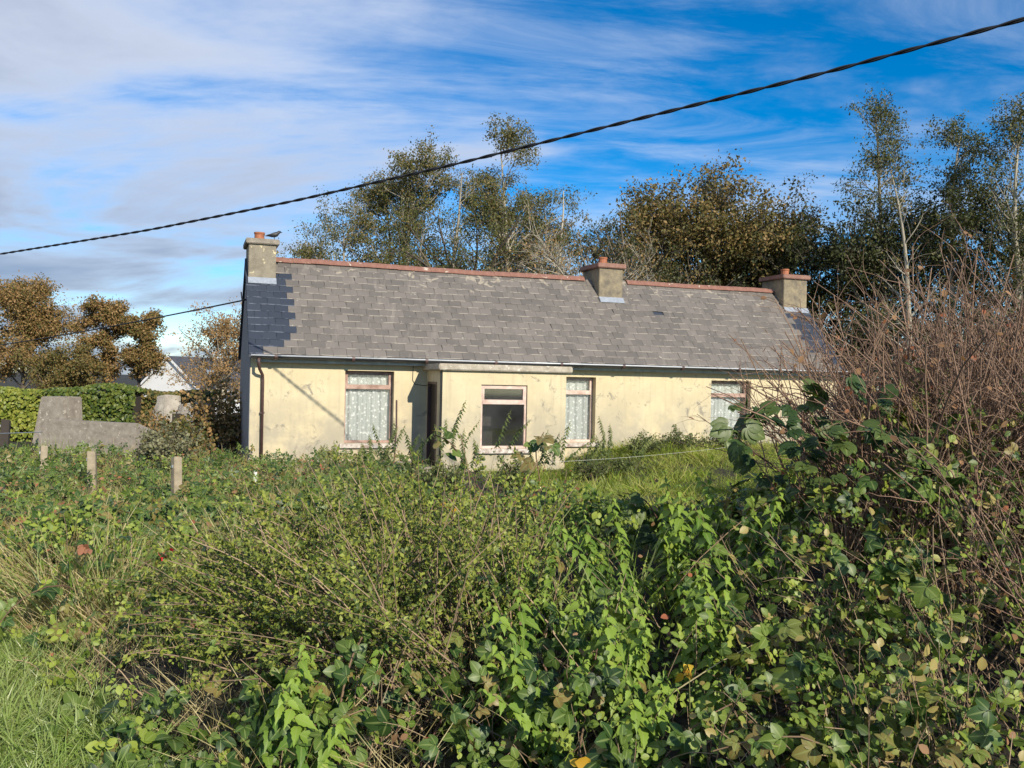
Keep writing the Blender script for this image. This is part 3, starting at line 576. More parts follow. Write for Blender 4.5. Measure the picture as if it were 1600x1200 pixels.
tree_at('sycamore_tree', 222, 462, 37, 'narrow autumn tree with greener leaves next to the white gable', m_orange, m_bark, width=.21, n1=26, n2=150, n3=460, leaves=14500, lsize=.105, profile='round', crown0=.3, group=LG, tint=(0, .8))
tree_at('sycamore_tree', 100, 545, 35, 'low dark green tree between the autumn trees', m_orange, m_bark, width=.55, n1=26, n2=150, n3=460, leaves=11600, lsize=.105, profile='round', crown0=.1, group=LG, tint=(0, .55))
tree_at('windswept_tree', 352, 484, 36, 'rounded twiggy tan tree close behind the cottage gable', m_orange, m_bark_pale, width=.45, n1=40, n2=320, n3=1000, leaves=10150, lsize=.098, profile='round', crown0=.15, bare=.2, trunks=2, group=LG, tint=(.3, 1))
tree_at('windswept_tree', -70, 470, 40, 'brown autumn tree beyond the field edge', m_orange, m_bark, width=.4, n1=30, n2=200, n3=600, leaves=7000, lsize=.19, profile='round', crown0=.15, group=LG)

# ------------------------------------------------------------------ far white house
m_white = plain('white_render', (.74, .74, .72), .8, 0, .08, 1); m_farslate = plain('far_slate', (.10, .10, .11), .6, 0, .4, 2)
fh = thing('white_house', 'distant white gabled house with dark slate roof and rooflight', 'house'); ap = at(265, 556, 88); gb = float(G(ap[0], ap[1]))
fh.location = (ap[0], ap[1], gb); fh.rotation_euler = (0, 0, -.35); zr = ap[2]-gb; ze = zr-3.5; hw = 4.2
a = [(-hw, 0, 0), (hw, 0, 0), (hw, 0, ze), (0, 0, zr-.15), (-hw, 0, ze)]; PM().prism(a, [(p[0], 12, p[2]) for p in a]).build('wall', m_white, fh)
for s in (-1, 1):
    r_ = [(0, -.25, zr), (s*(hw+.35), -.25, ze-.3), (s*(hw+.35), -.25, ze-.48), (0, -.25, zr-.2)]; rf = PM().prism(r_, [(p[0], 12.3, p[2]) for p in r_]).build('roof', m_farslate, fh)
    PM().prism([(0, -.3, zr+.02), (s*(hw+.37), -.3, ze-.28), (s*(hw+.37), -.3, ze-.55), (0, -.3, zr-.25)], [(0, -.252, zr+.02), (s*(hw+.37), -.252, ze-.28), (s*(hw+.37), -.252, ze-.55), (0, -.252, zr-.25)]).build('bargeboard', m_white, fh)
rl = [(1.7, 3.2), (2.6, 3.2), (2.6, 4.4), (1.7, 4.4)]; sl_ = 3.8/(hw+.35)
PM().prism([(x, y, zr-x*sl_+.05) for x, y in rl], [(x, y, zr-x*sl_+.14) for x, y in rl]).build('rooflight', plain('rooflight_glass', (.45, .52, .60), .15), fh)

# ------------------------------------------------------------------ concrete ruin, rocks, gate, posts
cw0 = at(58, 690, 24); cw1 = at(245, 690, 23.2); ruin = thing('concrete_wall', 'broken grey concrete wall with a taller tapered block at one end', 'wall', None, (cw0[0], cw0[1], float(G(cw0[0], cw0[1]))-.1))
dirw = cw1-cw0; Lw = math.hypot(dirw[0], dirw[1]); ruin.rotation_euler = (0, 0, math.atan2(dirw[1], dirw[0]))
zb0 = ruin.location.z; zt = at(120, 656, 24)[2]-zb0; zt2 = at(90, 620, 24.8)[2]-zb0
PM().prism([(0, 0, 0), (Lw, 0, 0), (Lw-.1, 0, zt*.72), (Lw-.75, 0, zt*.97), (.35, 0, zt), (.05, 0, zt*.9)], [(0, .28, 0), (Lw, .28, 0), (Lw-.1, .28, zt*.72), (Lw-.75, .28, zt*.97), (.35, .28, zt), (.05, .28, zt*.9)]).build('low_wall', m_conc, ruin, .012)
PM().prism([(-.9, .75, 0), (.30, .75, 0), (.20, .75, zt2), (-.56, .75, zt2)], [(-.85, 1.5, 0), (.28, 1.5, 0), (.18, 1.5, zt2), (-.54, 1.5, zt2)]).build('block', m_conc, ruin, .03)
m_rock = blotchy('field_stone', [(.3, (.25, .22, .18)), (.7, (.48, .44, .37))], 4, .95, 30, .8, .03)
def rock(px, py, D, s, lb):
    p = at(px, py, D); g = float(G(p[0], p[1]))-.1; hh = p[2]-g; n_ = 12; nl = 8; V = []
    for i in range(nl):
        q = i/(nl-1); rr = s*(1.15-.2*q)*max(.45, (1-q**4))**.5; V += [(math.cos(2*math.pi*j/n_)*rr*(1+.05*rng.normal()), math.sin(2*math.pi*j/n_)*rr*.6*(1+.05*rng.normal()), q*hh+.03*rng.normal()+.12*math.cos(2*math.pi*j/n_+1)*q*s) for j in range(n_)]
    q_ = PM(); q_.v = V; q_.f = [(i*n_+j, i*n_+(j+1) % n_, (i+1)*n_+(j+1) % n_, (i+1)*n_+j) for i in range(nl-1) for j in range(n_)]+[tuple((nl-1)*n_+j for j in range(n_)), tuple(n_-1-j for j in range(n_))]
    q_.build('boulder', m_rock, None, .02, label=lb, cat='boulder', group='stones by the ivy hedge', loc=(p[0], p[1], g))
rock(264, 620, 26.6, .55, 'pale tall boulder at the end of the ivy hedge'); rock(304, 632, 26.2, .72, 'tan rounded boulder between the ivy and the cottage')
m_galv = plain('galvanised_steel', (.55, .58, .60), .35, .7, .2, 9); m_post = blotchy('grey_timber', [(.3, (.20, .165, .11)), (.7, (.42, .35, .24))], 6, .85); m_oldpost = plain('dark_timber', (.05, .04, .032), .9)
gp0 = at(275, 700, 25.5); gp1 = at(362, 700, 25.0); gate = thing('field_gate', 'galvanised tubular gate in the shade beside the cottage gable', 'gate', None, (gp0[0], gp0[1], float(G(gp0[0], gp0[1])))); gd = gp1-gp0; gl = math.hypot(gd[0], gd[1]); gate.rotation_euler = (0, 0, math.atan2(gd[1], gd[0]))
gt = at(320, 660, 25.2)[2]-gate.location.z
for k in range(4): PM().tube([(.12, 0, gt-.22*k), (gl-.1, 0, gt-.22*k)], .024, 8).build('rail', m_galv, gate)
for x in (.12, gl-.1): PM().tube([(x, 0, gt+.02), (x, 0, gt-.75)], .024, 8).build('upright', m_galv, gate)
for x in (0, gl): PM().box(x-.09, x+.09, -.09, .09, -.3, gt+.22).build('gate_post', m_oldpost, gate, .01)
FG = 'old fence posts in the brambles'
def post(px, ytop, D, wd, lb, mat=m_post, zb_=None):
    p = at(px, ytop, D); g = float(G(p[0], p[1])); h = p[2]-g+.2
    r_ = thing('fence_post', lb, 'fence post', FG, (p[0], p[1], g-.2)); r_.rotation_euler = (rng.normal()*.04, rng.normal()*.04+.02, rng.random())
    q_ = PM().prism([(-wd, -wd, 0), (wd, -wd, 0), (wd, wd, 0), (-wd, wd, 0)], [(-wd*.9, -wd*.9, h), (wd*.9, -wd*.9, h-.01), (wd*.9, wd*.9, h-.03), (-wd*.9, wd*.9, h-.015)]); q_.build('stake', mat, r_, .008)
    PM().box(-wd-.012, -wd+.006, -.02, .02, h-.16, h-.12).build('staple', m_galv, r_)
post(278, 713, 12.5, .062, 'pale timber fence post standing clear of the brambles'); post(146, 704, 14.5, .068, 'pale timber fence post half sunk in dry grass'); post(66, 696, 17, .065, 'short pale post stub in front of the concrete wall')
post(4, 655, 19, .09, 'dark rotten post beside the concrete wall', m_oldpost); post(399, 735, 15.5, .03, 'thin white marker stake below the cottage corner', plain('white_stake', (.75, .75, .72), .6))
def wire(p0, p1, sag, lb, r=.006, mat=m_galv):
    q = np.linspace(0, 1, 20)[:, None]; P = p0*(1-q)+p1*q; P[:, 2] -= (4*q*(1-q)*sag)[:, 0]; r_ = SB().add(P[None], np.full((1, 20), r), 4).build('fence_wire', mat, label=lb, cat='wire')
wire(at(-60, 678, 19), at(66, 675, 17.2), .01, 'pale wire strand running to the dark rotten post', .009)
wire(at(860, 722, 12.5), at(1150, 697, 14.5), .03, 'thin pale fence string strung across the lawn', .0017, plain('white_string', (.75, .74, .66), .6))

# ------------------------------------------------------------------ ivy hedge behind the ruin
m_ivy = leaf_mat('ivy_leaf', [(.05, (.03, .055, .012)), (.5, (.075, .12, .02)), (.95, (.16, .19, .035))], .42, .25)
m_ivyb = leaf_mat('ivy_leaf_yellow_green', [(.05, (.10, .14, .02)), (.5, (.20, .25, .035)), (.95, (.32, .33, .06))], .45, .3)  # yellower, lighter leaf colour than the other ivy
def ivy(px0, px1, D, ytop, mat, lb, n):
    a_ = at(px0, 650, D); b_ = at(px1, 650, D); h = at((px0+px1)/2, ytop, D)[2]; q = rng.random(n); x = a_[0]+(b_[0]-a_[0])*q; g0 = float(G((a_[0]+b_[0])/2, D)); root = thing('ivy_hedge', lb, 'hedge', 'ivy hedges beyond the field', ((a_[0]+b_[0])/2, D, g0)); lx = x-root.location.x
    hh = (h-g0)*(.9+.2*vn(x*.8, 0*x, 5)); z = rng.random(n)**.7*hh; y = -.35-.35*vn(x*1.2, z*1.2, 6)+rng.normal(size=n)*.06; top = rng.random(n) < .25; y = np.where(top, rng.random(n)*1.0-.5, y); z = np.where(top, hh*(.97+.06*rng.random(n)), z)
    LB().add(L_OVAL, np.stack([lx, y, z], 1), rdir(n)*.7+np.array([0, -.3, -.8]), rdir(n)*.6+np.array([.2, -1, .5]), .11*(.6+.8*rng.random(n)), rng.random(n)).build('foliage', mat, root)
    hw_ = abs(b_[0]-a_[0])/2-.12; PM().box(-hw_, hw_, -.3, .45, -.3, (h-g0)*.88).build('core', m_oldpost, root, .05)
ivy(-60, 82, 28, 607, m_ivyb, 'bright yellow-green ivy hedge left of the concrete block', 3200); ivy(84, 218, 28, 606, m_ivy, 'dark green ivy hedge right of the concrete block', 3600); ivy(216, 335, 29, 612, m_alder, 'straggly brownish ivy hedge below the white house', 2600)
ivy(-300, -55, 28.5, 608, m_ivy, 'long green ivy hedge beyond the dark post', 4000)
# shrubs in the shade left of the gable
def bush(name, px, py, D, rx, rz, mat, lb, n, ls, group, cat='bush', cores=40):
    p = at(px, py, D); g = float(G(p[0], p[1])); root = thing(name, lb, cat, group, (p[0], p[1], g)); S = arcs(np.zeros((cores, 3))+rng.normal(size=(cores, 3))*[.1, .1, 0], rdir(cores)*[1, 1, .4]+[0, 0, 1.1], rz*(.7+.5*rng.random(cores)), 7, .5, .1)
    S[:, :, :2] *= rx/rz; B, R, _ = sub(S, cores*6, .3, 1, .9, .1, lambda t_: rz*.3+0*t_, 4, .2, .12, .012)
    SB().add(S, np.outer(np.full(cores, .012), np.linspace(1, .4, 7)), 4).add(B, R, 3).build('stems', m_bark, root)
    par = rng.integers(0, len(B), n); pos, _ = along(B[par], rng.random((n, 1))); pos = pos[:, 0]+rng.normal(size=(n, 3))*rz*.05
    LB().add(L_OVAL if ls > .06 else L_TINY, pos, rdir(n)+[0, 0, -.2], rdir(n)+[.3, -.5, .8], ls*(.6+.8*rng.random(n)), rng.random(n)).build('leaves', mat, root); return root
bush('bramble_bush', 345, 640, 24, 1.0, 1.7, m_orange, 'tan and green scrambling bush against the gable end', 2600, .09, 'bushes beside the gable'); bush('bramble_bush', 285, 665, 22, .8, 1.0, m_alder, 'low green bush in front of the shaded gate', 1800, .08, 'bushes beside the gable')
bush('bramble_bush', 250, 660, 25, .9, 1.0, m_orange, 'tan bush growing in front of the pale boulders', 2200, .08, 'bushes beside the gable'); bush('willow_herb_bush', 262, 668, 19.5, .7, 1.1, leaf_mat('greyish_leaf', [(.1, (.10, .11, .06)), (.9, (.28, .27, .15))], .7, .3), 'pale grey-green weed clump near the gate', 1700, .07, 'bushes beside the gable')

# ------------------------------------------------------------------ hedge vegetation
def CL(x, y): return .55*vn(x*1.9, y*1.9, 11)+.45*vn(x*4.6, y*4.6, 12)          # clumps (1) and hollows (0)
def shrub_zone(x, y): return np.exp(-((x+.85)/.85)**2-((y-4.8)/1.15)**2)       # where the small-leaved shrubs crowd out the brambles
def Hc(x, y):
    """top of the hedge growth above datum"""
    x = np.asarray(x, float); y = np.asarray(y, float); g = G(x, y)
    cen = np.interp(y, [3.0, 3.4, 3.9, 5, 6, 7.2, 7.8, 9.6, 12], [.5, .62, .92, 1.06, 1.12, 1.22, 1.12, .50, .36]); cen = cen-.10*sstep(5.5, 7, y)*sstep(.3, -.6, x); cen = cen-.22*np.exp(-((x-1.25)/.55)**2)*sstep(6, 7, y)
    s = x-.3*(y-3); rgt = np.interp(y, [2.4, 2.9, 3.4, 4.4, 5.4, 6.4, 8, 10], [.45, .62, 1.0, 1.42, 1.90, 1.95, 1.5, .8]); wr = sstep(.45, 1.8, s)
    h = cen*(1-wr)+rgt*wr; lf = np.interp(y, [3, 6, 8, 11, 16, 22], [.68, .80, .80, .52, .38, .34]); wl = sstep(-.9, -3.0, x); h = h*(1-wl)+lf*wl
    h = h+(CL(x, y)-.46)*1.15*(1-.62*sstep(5.8, 7.5, y))
    h = h-.30*shrub_zone(x, y)
    vs = verge_side(x, y); return g+np.clip(h-g, .05, None)*sstep(-.15, .9, vs)
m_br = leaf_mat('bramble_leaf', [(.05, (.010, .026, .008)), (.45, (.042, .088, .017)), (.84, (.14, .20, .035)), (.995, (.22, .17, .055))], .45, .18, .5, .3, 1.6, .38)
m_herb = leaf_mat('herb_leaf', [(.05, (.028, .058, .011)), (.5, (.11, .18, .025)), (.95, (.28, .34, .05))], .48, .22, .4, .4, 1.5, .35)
m_nettle = leaf_mat('nettle_leaf', [(.05, (.025, .062, .011)), (.5, (.095, .185, .025)), (.95, (.24, .35, .05))], .48, .26, .45, .35, 2.5, .35)
m_oval = leaf_mat('snowberry_leaf', [(.05, (.022, .045, .011)), (.55, (.11, .165, .028)), (.9, (.25, .31, .065)), (.995, (.34, .27, .09))], .45, .2, .3, .4, 2, .35)
m_olive = leaf_mat('small_olive_leaf', [(.05, (.022, .045, .010)), (.5, (.075, .115, .020)), (.95, (.27, .30, .05))], .5, .2, 0, .4, 1.5, .3)
m_big = leaf_mat('large_dark_leaf', [(.05, (.018, .045, .014)), (.6, (.045, .085, .022)), (.95, (.09, .13, .03))], .46, .25, .5, .3, 2, .4)
m_dead = leaf_mat('withered_leaf', [(.05, (.08, .045, .022)), (.5, (.22, .12, .055)), (.85, (.36, .21, .11)), (.995, (.34, .12, .06))], .75, .25)
m_straw = leaf_mat('straw_blade', [(.05, (.20, .18, .06)), (.5, (.44, .36, .16)), (.95, (.60, .51, .28))], .6, .3)
m_grass = leaf_mat('grass_blade', [(.05, (.08, .15, .02)), (.5, (.21, .32, .06)), (.95, (.42, .48, .20))], .33, .35, 0, .4, .8, .5)
m_lawn = leaf_mat('lawn_blade', [(.05, (.12, .20, .02)), (.6, (.26, .36, .045)), (.95, (.44, .43, .13))], .5, .4, 0, .4, .8, .3)
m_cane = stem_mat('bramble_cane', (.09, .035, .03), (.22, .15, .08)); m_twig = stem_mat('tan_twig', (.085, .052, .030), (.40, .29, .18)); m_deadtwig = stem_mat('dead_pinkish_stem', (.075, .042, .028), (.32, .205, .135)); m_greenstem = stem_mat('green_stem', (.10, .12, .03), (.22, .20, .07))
def pts_in_view(n, y0, y1, pw=1.0, lo=-.72, hi=.72):
    """random ground positions, denser near the road"""
    q = rng.random(n); y = (y0**(1-pw)+(y1**(1-pw)-y0**(1-pw))*q)**(1/(1-pw)) if pw != 1 else y0*(y1/y0)**q
    x = y*(lo+(hi-lo)*rng.random(n))+rng.normal(size=n)*.3; return x, y
def canopy(lb, T, n, y0, y1, size, mask, thick=.16, face=.55, lo=-.72, hi=.72, off=0.0, sprig=0):
    """leaves through the depth of the hedge; with sprig > 1 they grow in alternate rows on short shoots"""
    m = max(sprig, 1); n = n//m; x, y = pts_in_view(n, y0, y1, 1.0, lo, hi); keep = (rng.random(n) < (1-.88*shrub_zone(x, y))*mask(x, y)*np.maximum(sstep(.28, .50, CL(x, y)), .6*sstep(8, 10, y))) & (verge_side(x, y) > .05); x, y = x[keep], y[keep]; n = len(x)
    H = Hc(x, y); g = G(x, y); deep = (H-g)*rng.random(n)**1.7*.95; z = np.where(y < 7.5, H-deep, H+off-rng.exponential(thick, n)); z = np.maximum(z, g+.02); P = np.stack([x, y, z], 1); sz = size*np.clip(np.exp(rng.normal(size=n)*.32), .5, 1.45)
    r0 = np.clip(rng.random(n)*.75+.35*vn(x*2.2, y*2.2, 21)-.05, 0, 1); d0 = nrm(rdir(n)*[1, 1, .8]+np.array([.1, -.35, .25])); side = nrm(np.cross(d0, rdir(n)))
    for i in range(m):
        nr = rdir(n)*(.75 if m == 1 else .45)+np.array([.42, -face-.25, .55]); f = 1.0-.12*i
        d = rdir(n)*[1, 1, .5]+np.array([0, -.25, -.25]) if m == 1 else d0*.45+side*(1 if i % 2 else -1)+rdir(n)*.3 if i < m-1 else d0+rdir(n)*.25
        lb.add(T, P+d0*(sz*.42*i)[:, None], d, nr, sz*f*(.8+.4*rng.random(n)), np.clip(r0+rng.normal(size=n)*.12, 0, 1))
    return lb
wr_ = lambda x, y: sstep(.2, 1.4, x-.3*(y-3)); patch = lambda x, y, s, sc=1.3: vn(x*sc, y*sc, s)
# bramble canes that arch over the hedge, leaves along them
def canes(n, y0, y1, near, lo=-.72, hi=.72):
    x, y = pts_in_view(n, y0, y1, 1.0, lo, hi); k = (verge_side(x, y) > .3) & (rng.random(n) > .85*shrub_zone(x, y)) & (rng.random(n) < .35+.65*(patch(x, y, 31) > .42)); x, y = x[k], y[k]; n = len(x); g = G(x, y); h = np.maximum(Hc(x, y)-g, .25)
    d = rdir(n)*[1, 1, 0]+[0, -.25, 1.25]; return arcs(np.stack([x, y, g], 1), d, h*(1.35+.8*rng.random(n)), 10, 2.4, .08)
def cane_leaves(lb, P, m, T, size):
    n = len(P); t_ = .35+.65*rng.random((n, m)); pos, tan = along(P, t_); pos = pos.reshape(-1, 3); tan = tan.reshape(-1, 3); N_ = len(pos); lb.add(T, pos, nrm(rdir(N_)*[1, 1, .4]+tan*.4), rdir(N_)*.6+[.42, -.75, .6], size*(.6+.7*rng.random(N_)), np.clip(rng.random(N_)*.8+.2*np.repeat(rng.random(n), m), 0, 1))
P1 = canes(420, 3.0, 9.0, True); P2 = canes(900, 7.5, 21, False, -.68, -.08)
sb = SB().add(P1, np.outer(.0045+.003*rng.random(len(P1)), np.linspace(1, .45, 10)), 4).add(P2, np.outer(np.full(len(P2), .006), np.linspace(1, .5, 10)), 3)
sb.build('bramble_canes', m_cane, None, label='reddish bramble canes arching through the roadside hedge', cat='brambles', kind='stuff')
lb = LB(); cane_leaves(lb, P1, 15, T_BRAM, .065); cane_leaves(lb, P2, 12, T_BRAM_FAR, .085)
brm = lambda x, y: (patch(x, y, 31) > .40)*(1-.5*wr_(x, y))
canopy(lb, T_BRAM, 5200, 2.9, 7.5, .058, brm); canopy(lb, T_BRAM, 3600, 2.7, 6.5, .062, lambda x, y: wr_(x, y)*(patch(x, y, 38, 2.0) > .5), .10, .55, .1, .75); canopy(lb, T_BRAM_FAR, 7000, 6.5, 10.5, .075, brm); canopy(lb, T_BRAM_FAR, 26000, 6.5, 21, .085, lambda x, y: (patch(x, y, 31, .8) > .48)*1.0, .12, .55, -.7, -.12)
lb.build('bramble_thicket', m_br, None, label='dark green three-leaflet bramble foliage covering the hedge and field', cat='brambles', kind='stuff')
lb = LB(); hm = lambda x, y: (patch(x, y, 31) < .55)*(.35+.65*(patch(x, y, 33, 2.2) > .4))*(1-.6*wr_(x, y))
canopy(lb, L_OVAL, 15000, 3.0, 8, .042, hm, .14, sprig=6); canopy(lb, L_TINY, 26000, 6, 10.5, .05, hm, .12, sprig=4); canopy(lb, L_TINY, 9000, 8, 20, .06, hm, .10, .5, -.7, -.12)
canopy(lb, L_OVAL, 9000, 2.7, 6.5, .046, lambda x, y: wr_(x, y)*(patch(x, y, 37, 2.6) > .42), .10, .55, .1, .8, sprig=6)
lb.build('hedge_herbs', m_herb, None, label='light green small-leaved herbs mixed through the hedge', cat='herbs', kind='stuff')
lb = LB(); canopy(lb, L_OVAL, 2600, 3, 9, .034, lambda x, y: .8*(patch(x, y, 35, 2.4) > .52), .18); canopy(lb, L_TINY, 5000, 7, 20, .07, lambda x, y: .8*(patch(x, y, 35, 1.6) > .5), .12, .5, -.7, .1)
lb.build('withered_leaves', m_dead, None, label='withered brown and reddish leaves scattered through the hedge', cat='leaves', kind='stuff')
# inner twigs of the hedge
x, y = pts_in_view(1000, 2.9, 9); k = verge_side(x, y) > .3; x, y = x[k], y[k]; g = G(x, y); h = np.maximum(Hc(x, y)-g, .15); n = len(x); P = arcs(np.stack([x, y, g], 1), rdir(n)*[.6, .6, 0]+[-.1, 0, 1], h*(.75+.5*rng.random(n)), 7, .3, .13)
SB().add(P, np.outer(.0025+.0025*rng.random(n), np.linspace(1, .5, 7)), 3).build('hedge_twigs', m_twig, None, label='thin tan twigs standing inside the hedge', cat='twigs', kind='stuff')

# grass: blades as tapering bent strips
BLADE = (np.array([(-.5, 0, 0), (.5, 0, 0), (-.42, .4, .04), (.42, .4, .04), (-.26, .75, .16), (.26, .75, .16), (0, 1, .32)], float)*np.array([.035, 1, 1]), np.array([(0, 1, 3), (0, 3, 2), (2, 3, 5), (2, 5, 4), (4, 5, 6)]), np.zeros(7))
def blades(lb, x, y, length, lean, r, wide=1.0, z=None):
    n = len(x); T = (BLADE[0]*np.array([wide, 1, 1]), BLADE[1], BLADE[2]); d = nrm(rdir(n)*[1, 1, 0]*lean+np.array([-.15, -.05, 1])); nr = nrm(rdir(n)*[1, 1, .2]+[.1, -.3, -.4]); lb.add(T, np.stack([x, y, (G(x, y) if z is None else z)-.01], 1), d, nr, length, r); return lb
n = 62000; q = rng.random(n); y = 2.9*(9/2.9)**q; x = -1.90-(y-3.75)*.793+.45-np.abs(rng.normal(size=n))*1.6; k = x > -.85*y-.6; x, y = x[k], y[k]; n = len(x)
lb = blades(LB(), x, y, (.07+.13*rng.random(n))*(.6+.9*vn(x*2, y*2, 41)), 1.5, np.clip(.25+.5*rng.random(n)+.35*(vn(x*1.1, y*1.1, 42)-.4), 0, 1), 1.15); lb.build('verge_grass', m_grass, None, label='bright green long grass on the roadside verge', cat='grass', kind='stuff')
n = 90000; u_ = 5+15*rng.random(n); v_ = -12+12*rng.random(n)**.8; x = HO[0]+u_*HU[0]+v_*HV[0]; y = HO[1]+u_*HU[1]+v_*HV[1]; k = ((v_ < -.05) & ((u_ > 7.4) | (v_ < -1.6))); x, y = x[k], y[k]; n = len(x)
blades(LB(), x, y, (.09+.20*rng.random(n)**2)*(.3+1.5*vn(x*1.8, y*1.8, 43)**1.5), 1.2, np.clip(rng.random(n)*.7+.3*vn(x*.8, y*.8, 44), 0, 1), 1.7).build('lawn_grass', m_lawn, None, label='sunlit overgrown lawn grass in front of the cottage', cat='grass', kind='stuff')
n = 30000; x, y = pts_in_view(n, 5.5, 22, 1.0, -.70, -.12); k = (verge_side(x, y) > -.2) & (patch(x, y, 45, 1.3) > .38); x, y = x[k], y[k]; n = len(x)
lb = blades(LB(), x, y, np.maximum(Hc(x, y)-G(x, y), .15)*(.6+.7*rng.random(n)), .9, rng.random(n), .42); n = 7000; x, y = pts_in_view(n, 3.4, 7, 1.0, -.62, .0); k = (verge_side(x, y) > -.1) & (patch(x, y, 46, 1.6) > .5) & (rng.random(n) > .8*shrub_zone(x, y)); x, y = x[k], y[k]; n = len(x); blades(lb, x, y, np.maximum(Hc(x, y)-G(x, y), .15)*(.8+.5*rng.random(n)), 1.2, rng.random(n), .28)
lb.build('dry_grass', m_straw, None, label='straw-coloured dead grass stalks among the brambles', cat='dry grass', kind='stuff')
n = 20000; x, y = pts_in_view(n, 5.0, 24, 1.0, -.72, .16); k = (verge_side(x, y) > -.3) & (patch(x, y, 47, 1.0) > .42); x, y = x[k], y[k]; n = len(x)
blades(LB(), x, y, np.maximum(Hc(x, y)-G(x, y), .15)*(.6+.6*rng.random(n)), .7, rng.random(n), .6).build('field_grass', m_grass, None, label='green grass growing up between the field brambles', cat='grass', kind='stuff')

# nettles: square stems with opposite pairs of toothed leaves
def nettle(x, y, top, lb_, grp, scale=1.0, mat=m_nettle, name='nettle_plant', spike=False):
    g = float(G(x, y)); h = max(top-g, .2); root = thing(name, lb_, 'nettle' if name == 'nettle_plant' else 'weed', grp, (x, y, g)); ns = int(rng.integers(2, 5)); hue = rng.normal()*.16; st = rng.normal(size=(ns, 3))*[.07, .05, 0]
    P = arcs(st, rdir(ns)*[.34, .34, 0]+[0, 0, 1], h*(.66+.42*rng.random(ns)), 9, .4, .07); SB().add(P, np.outer(np.full(ns, .004*scale), np.linspace(1, .5, 9)), 4).build('stem', m_greenstem, root)
    lb = LB()
    for i in range(ns):
        m = int(min(h, .75)/(.045*scale))+2; t_ = 1-(np.arange(m)/m)*min(1, .75/h)*.97; pos, tan = along(P[i:i+1], t_[None]); pos = pos[0]; sz = scale*.098*np.clip(.35+np.arange(m)*.16, 0, 1)
        for sgn in (0, 1):
            ang = np.arange(m)*1.57+sgn*math.pi+rng.normal(size=m)*.25; d = np.stack([np.cos(ang), np.sin(ang), -.32-.4*rng.random(m)], 1); lb.add(L_NETT, pos, d, np.stack([0*ang+.25, 0*ang-.4, .8+0*ang], 1)+rdir(m)*.25, sz*(.8+.4*rng.random(m)), np.clip(.85+hue-np.arange(m)/m*.75+rng.normal(size=m)*.14, 0, 1))
    lb.build('leaves', mat, root)
NG = 'nettles in the hedge'
for px, py, D in ((835, 885, 5.0), (815, 960, 4.4), (870, 905, 5.2), (905, 930, 4.6), (965, 960, 4.3), (990, 1000, 4.0), (925, 1000, 4.1), (1030, 1010, 3.9), (890, 1090, 3.8), (985, 1090, 3.6), (1020, 1110, 3.5), (840, 1110, 3.7), (1060, 960, 4.3), (1040, 830, 5.4), (1090, 850, 5.2), (1120, 810, 5.4), (1160, 830, 5.0), (1190, 780, 5.3), (990, 870, 5.2), (950, 850, 5.6), (1100, 900, 4.8), (500, 1060, 3.9), (430, 1120, 3.7), (480, 1130, 3.6), (800, 1030, 4.0), (770, 890, 5.0), (1075, 760, 6.2), (1130, 760, 6.0)):
    p = at(px, py, D); nettle(p[0], p[1], max(p[2], float(Hc(p[0], p[1]))+.17), 'fresh green nettle with toothed opposite leaves in the roadside hedge', NG, .72+.42*rng.random())
m_weed = leaf_mat('weed_leaf', [(.05, (.03, .052, .014)), (.6, (.085, .12, .03)), (.95, (.18, .20, .06))], .55, .2)
WG = 'tall weeds against the cottage wall'
for lb_, spots in (('thin tall weed below the brown-framed curtained window left of the porch', ((515, 680, 19.5), (590, 640, 18.5), (566, 665, 19), (500, 690, 18), (600, 655, 19), (550, 690, 17.5))), ('thin tall weed beside the porch doorway', ((648, 690, 18), (655, 660, 17.5), (628, 640, 19.3))), ('thin tall weed in front of the porch wall by its pipe', ((700, 620, 17), (715, 650, 17), (732, 655, 17))), ('thin tall weed in front of the dark porch window', ((765, 640, 17),)), ('thin tall weed at the porch corner before the curtained window', ((868, 655, 17), (840, 660, 17.3), (905, 665, 18.5))), ('thin tall weed on the lawn between the two right-hand windows', ((965, 625, 20), (945, 660, 20), (985, 655, 20.5), (1005, 670, 21)))):
    for px, py, D in spots: p = at(px, py, D); nettle(p[0], p[1], p[2], lb_, WG, .85, m_weed, 'tall_weed')

for px, py, D, rx, rz, lb_ in ((1010, 690, 22.3, .6, .55, 'low green weed clump at the wall between the right-hand windows'), (1075, 690, 22.8, .8, .5, 'wide low weed clump under the far curtained window'), (925, 700, 19.6, .5, .7, 'leafy weed clump at the foot of the window beside the porch'), (970, 700, 20.2, .6, .5, 'small weed clump on the lawn by the tall weeds'), (1140, 690, 23.5, .7, .6, 'bushy weed clump near the right end of the wall'), (800, 720, 16.6, .5, .6, 'leafy weed clump under the porch window'), (700, 722, 16.4, .5, .6, 'leafy weed clump at the porch corner')):
    bush('weed_clump', px, py, D, rx, rz, m_weed, lb_, 1500, .055, 'weed clumps at the foot of the cottage wall', 'weed', 26)
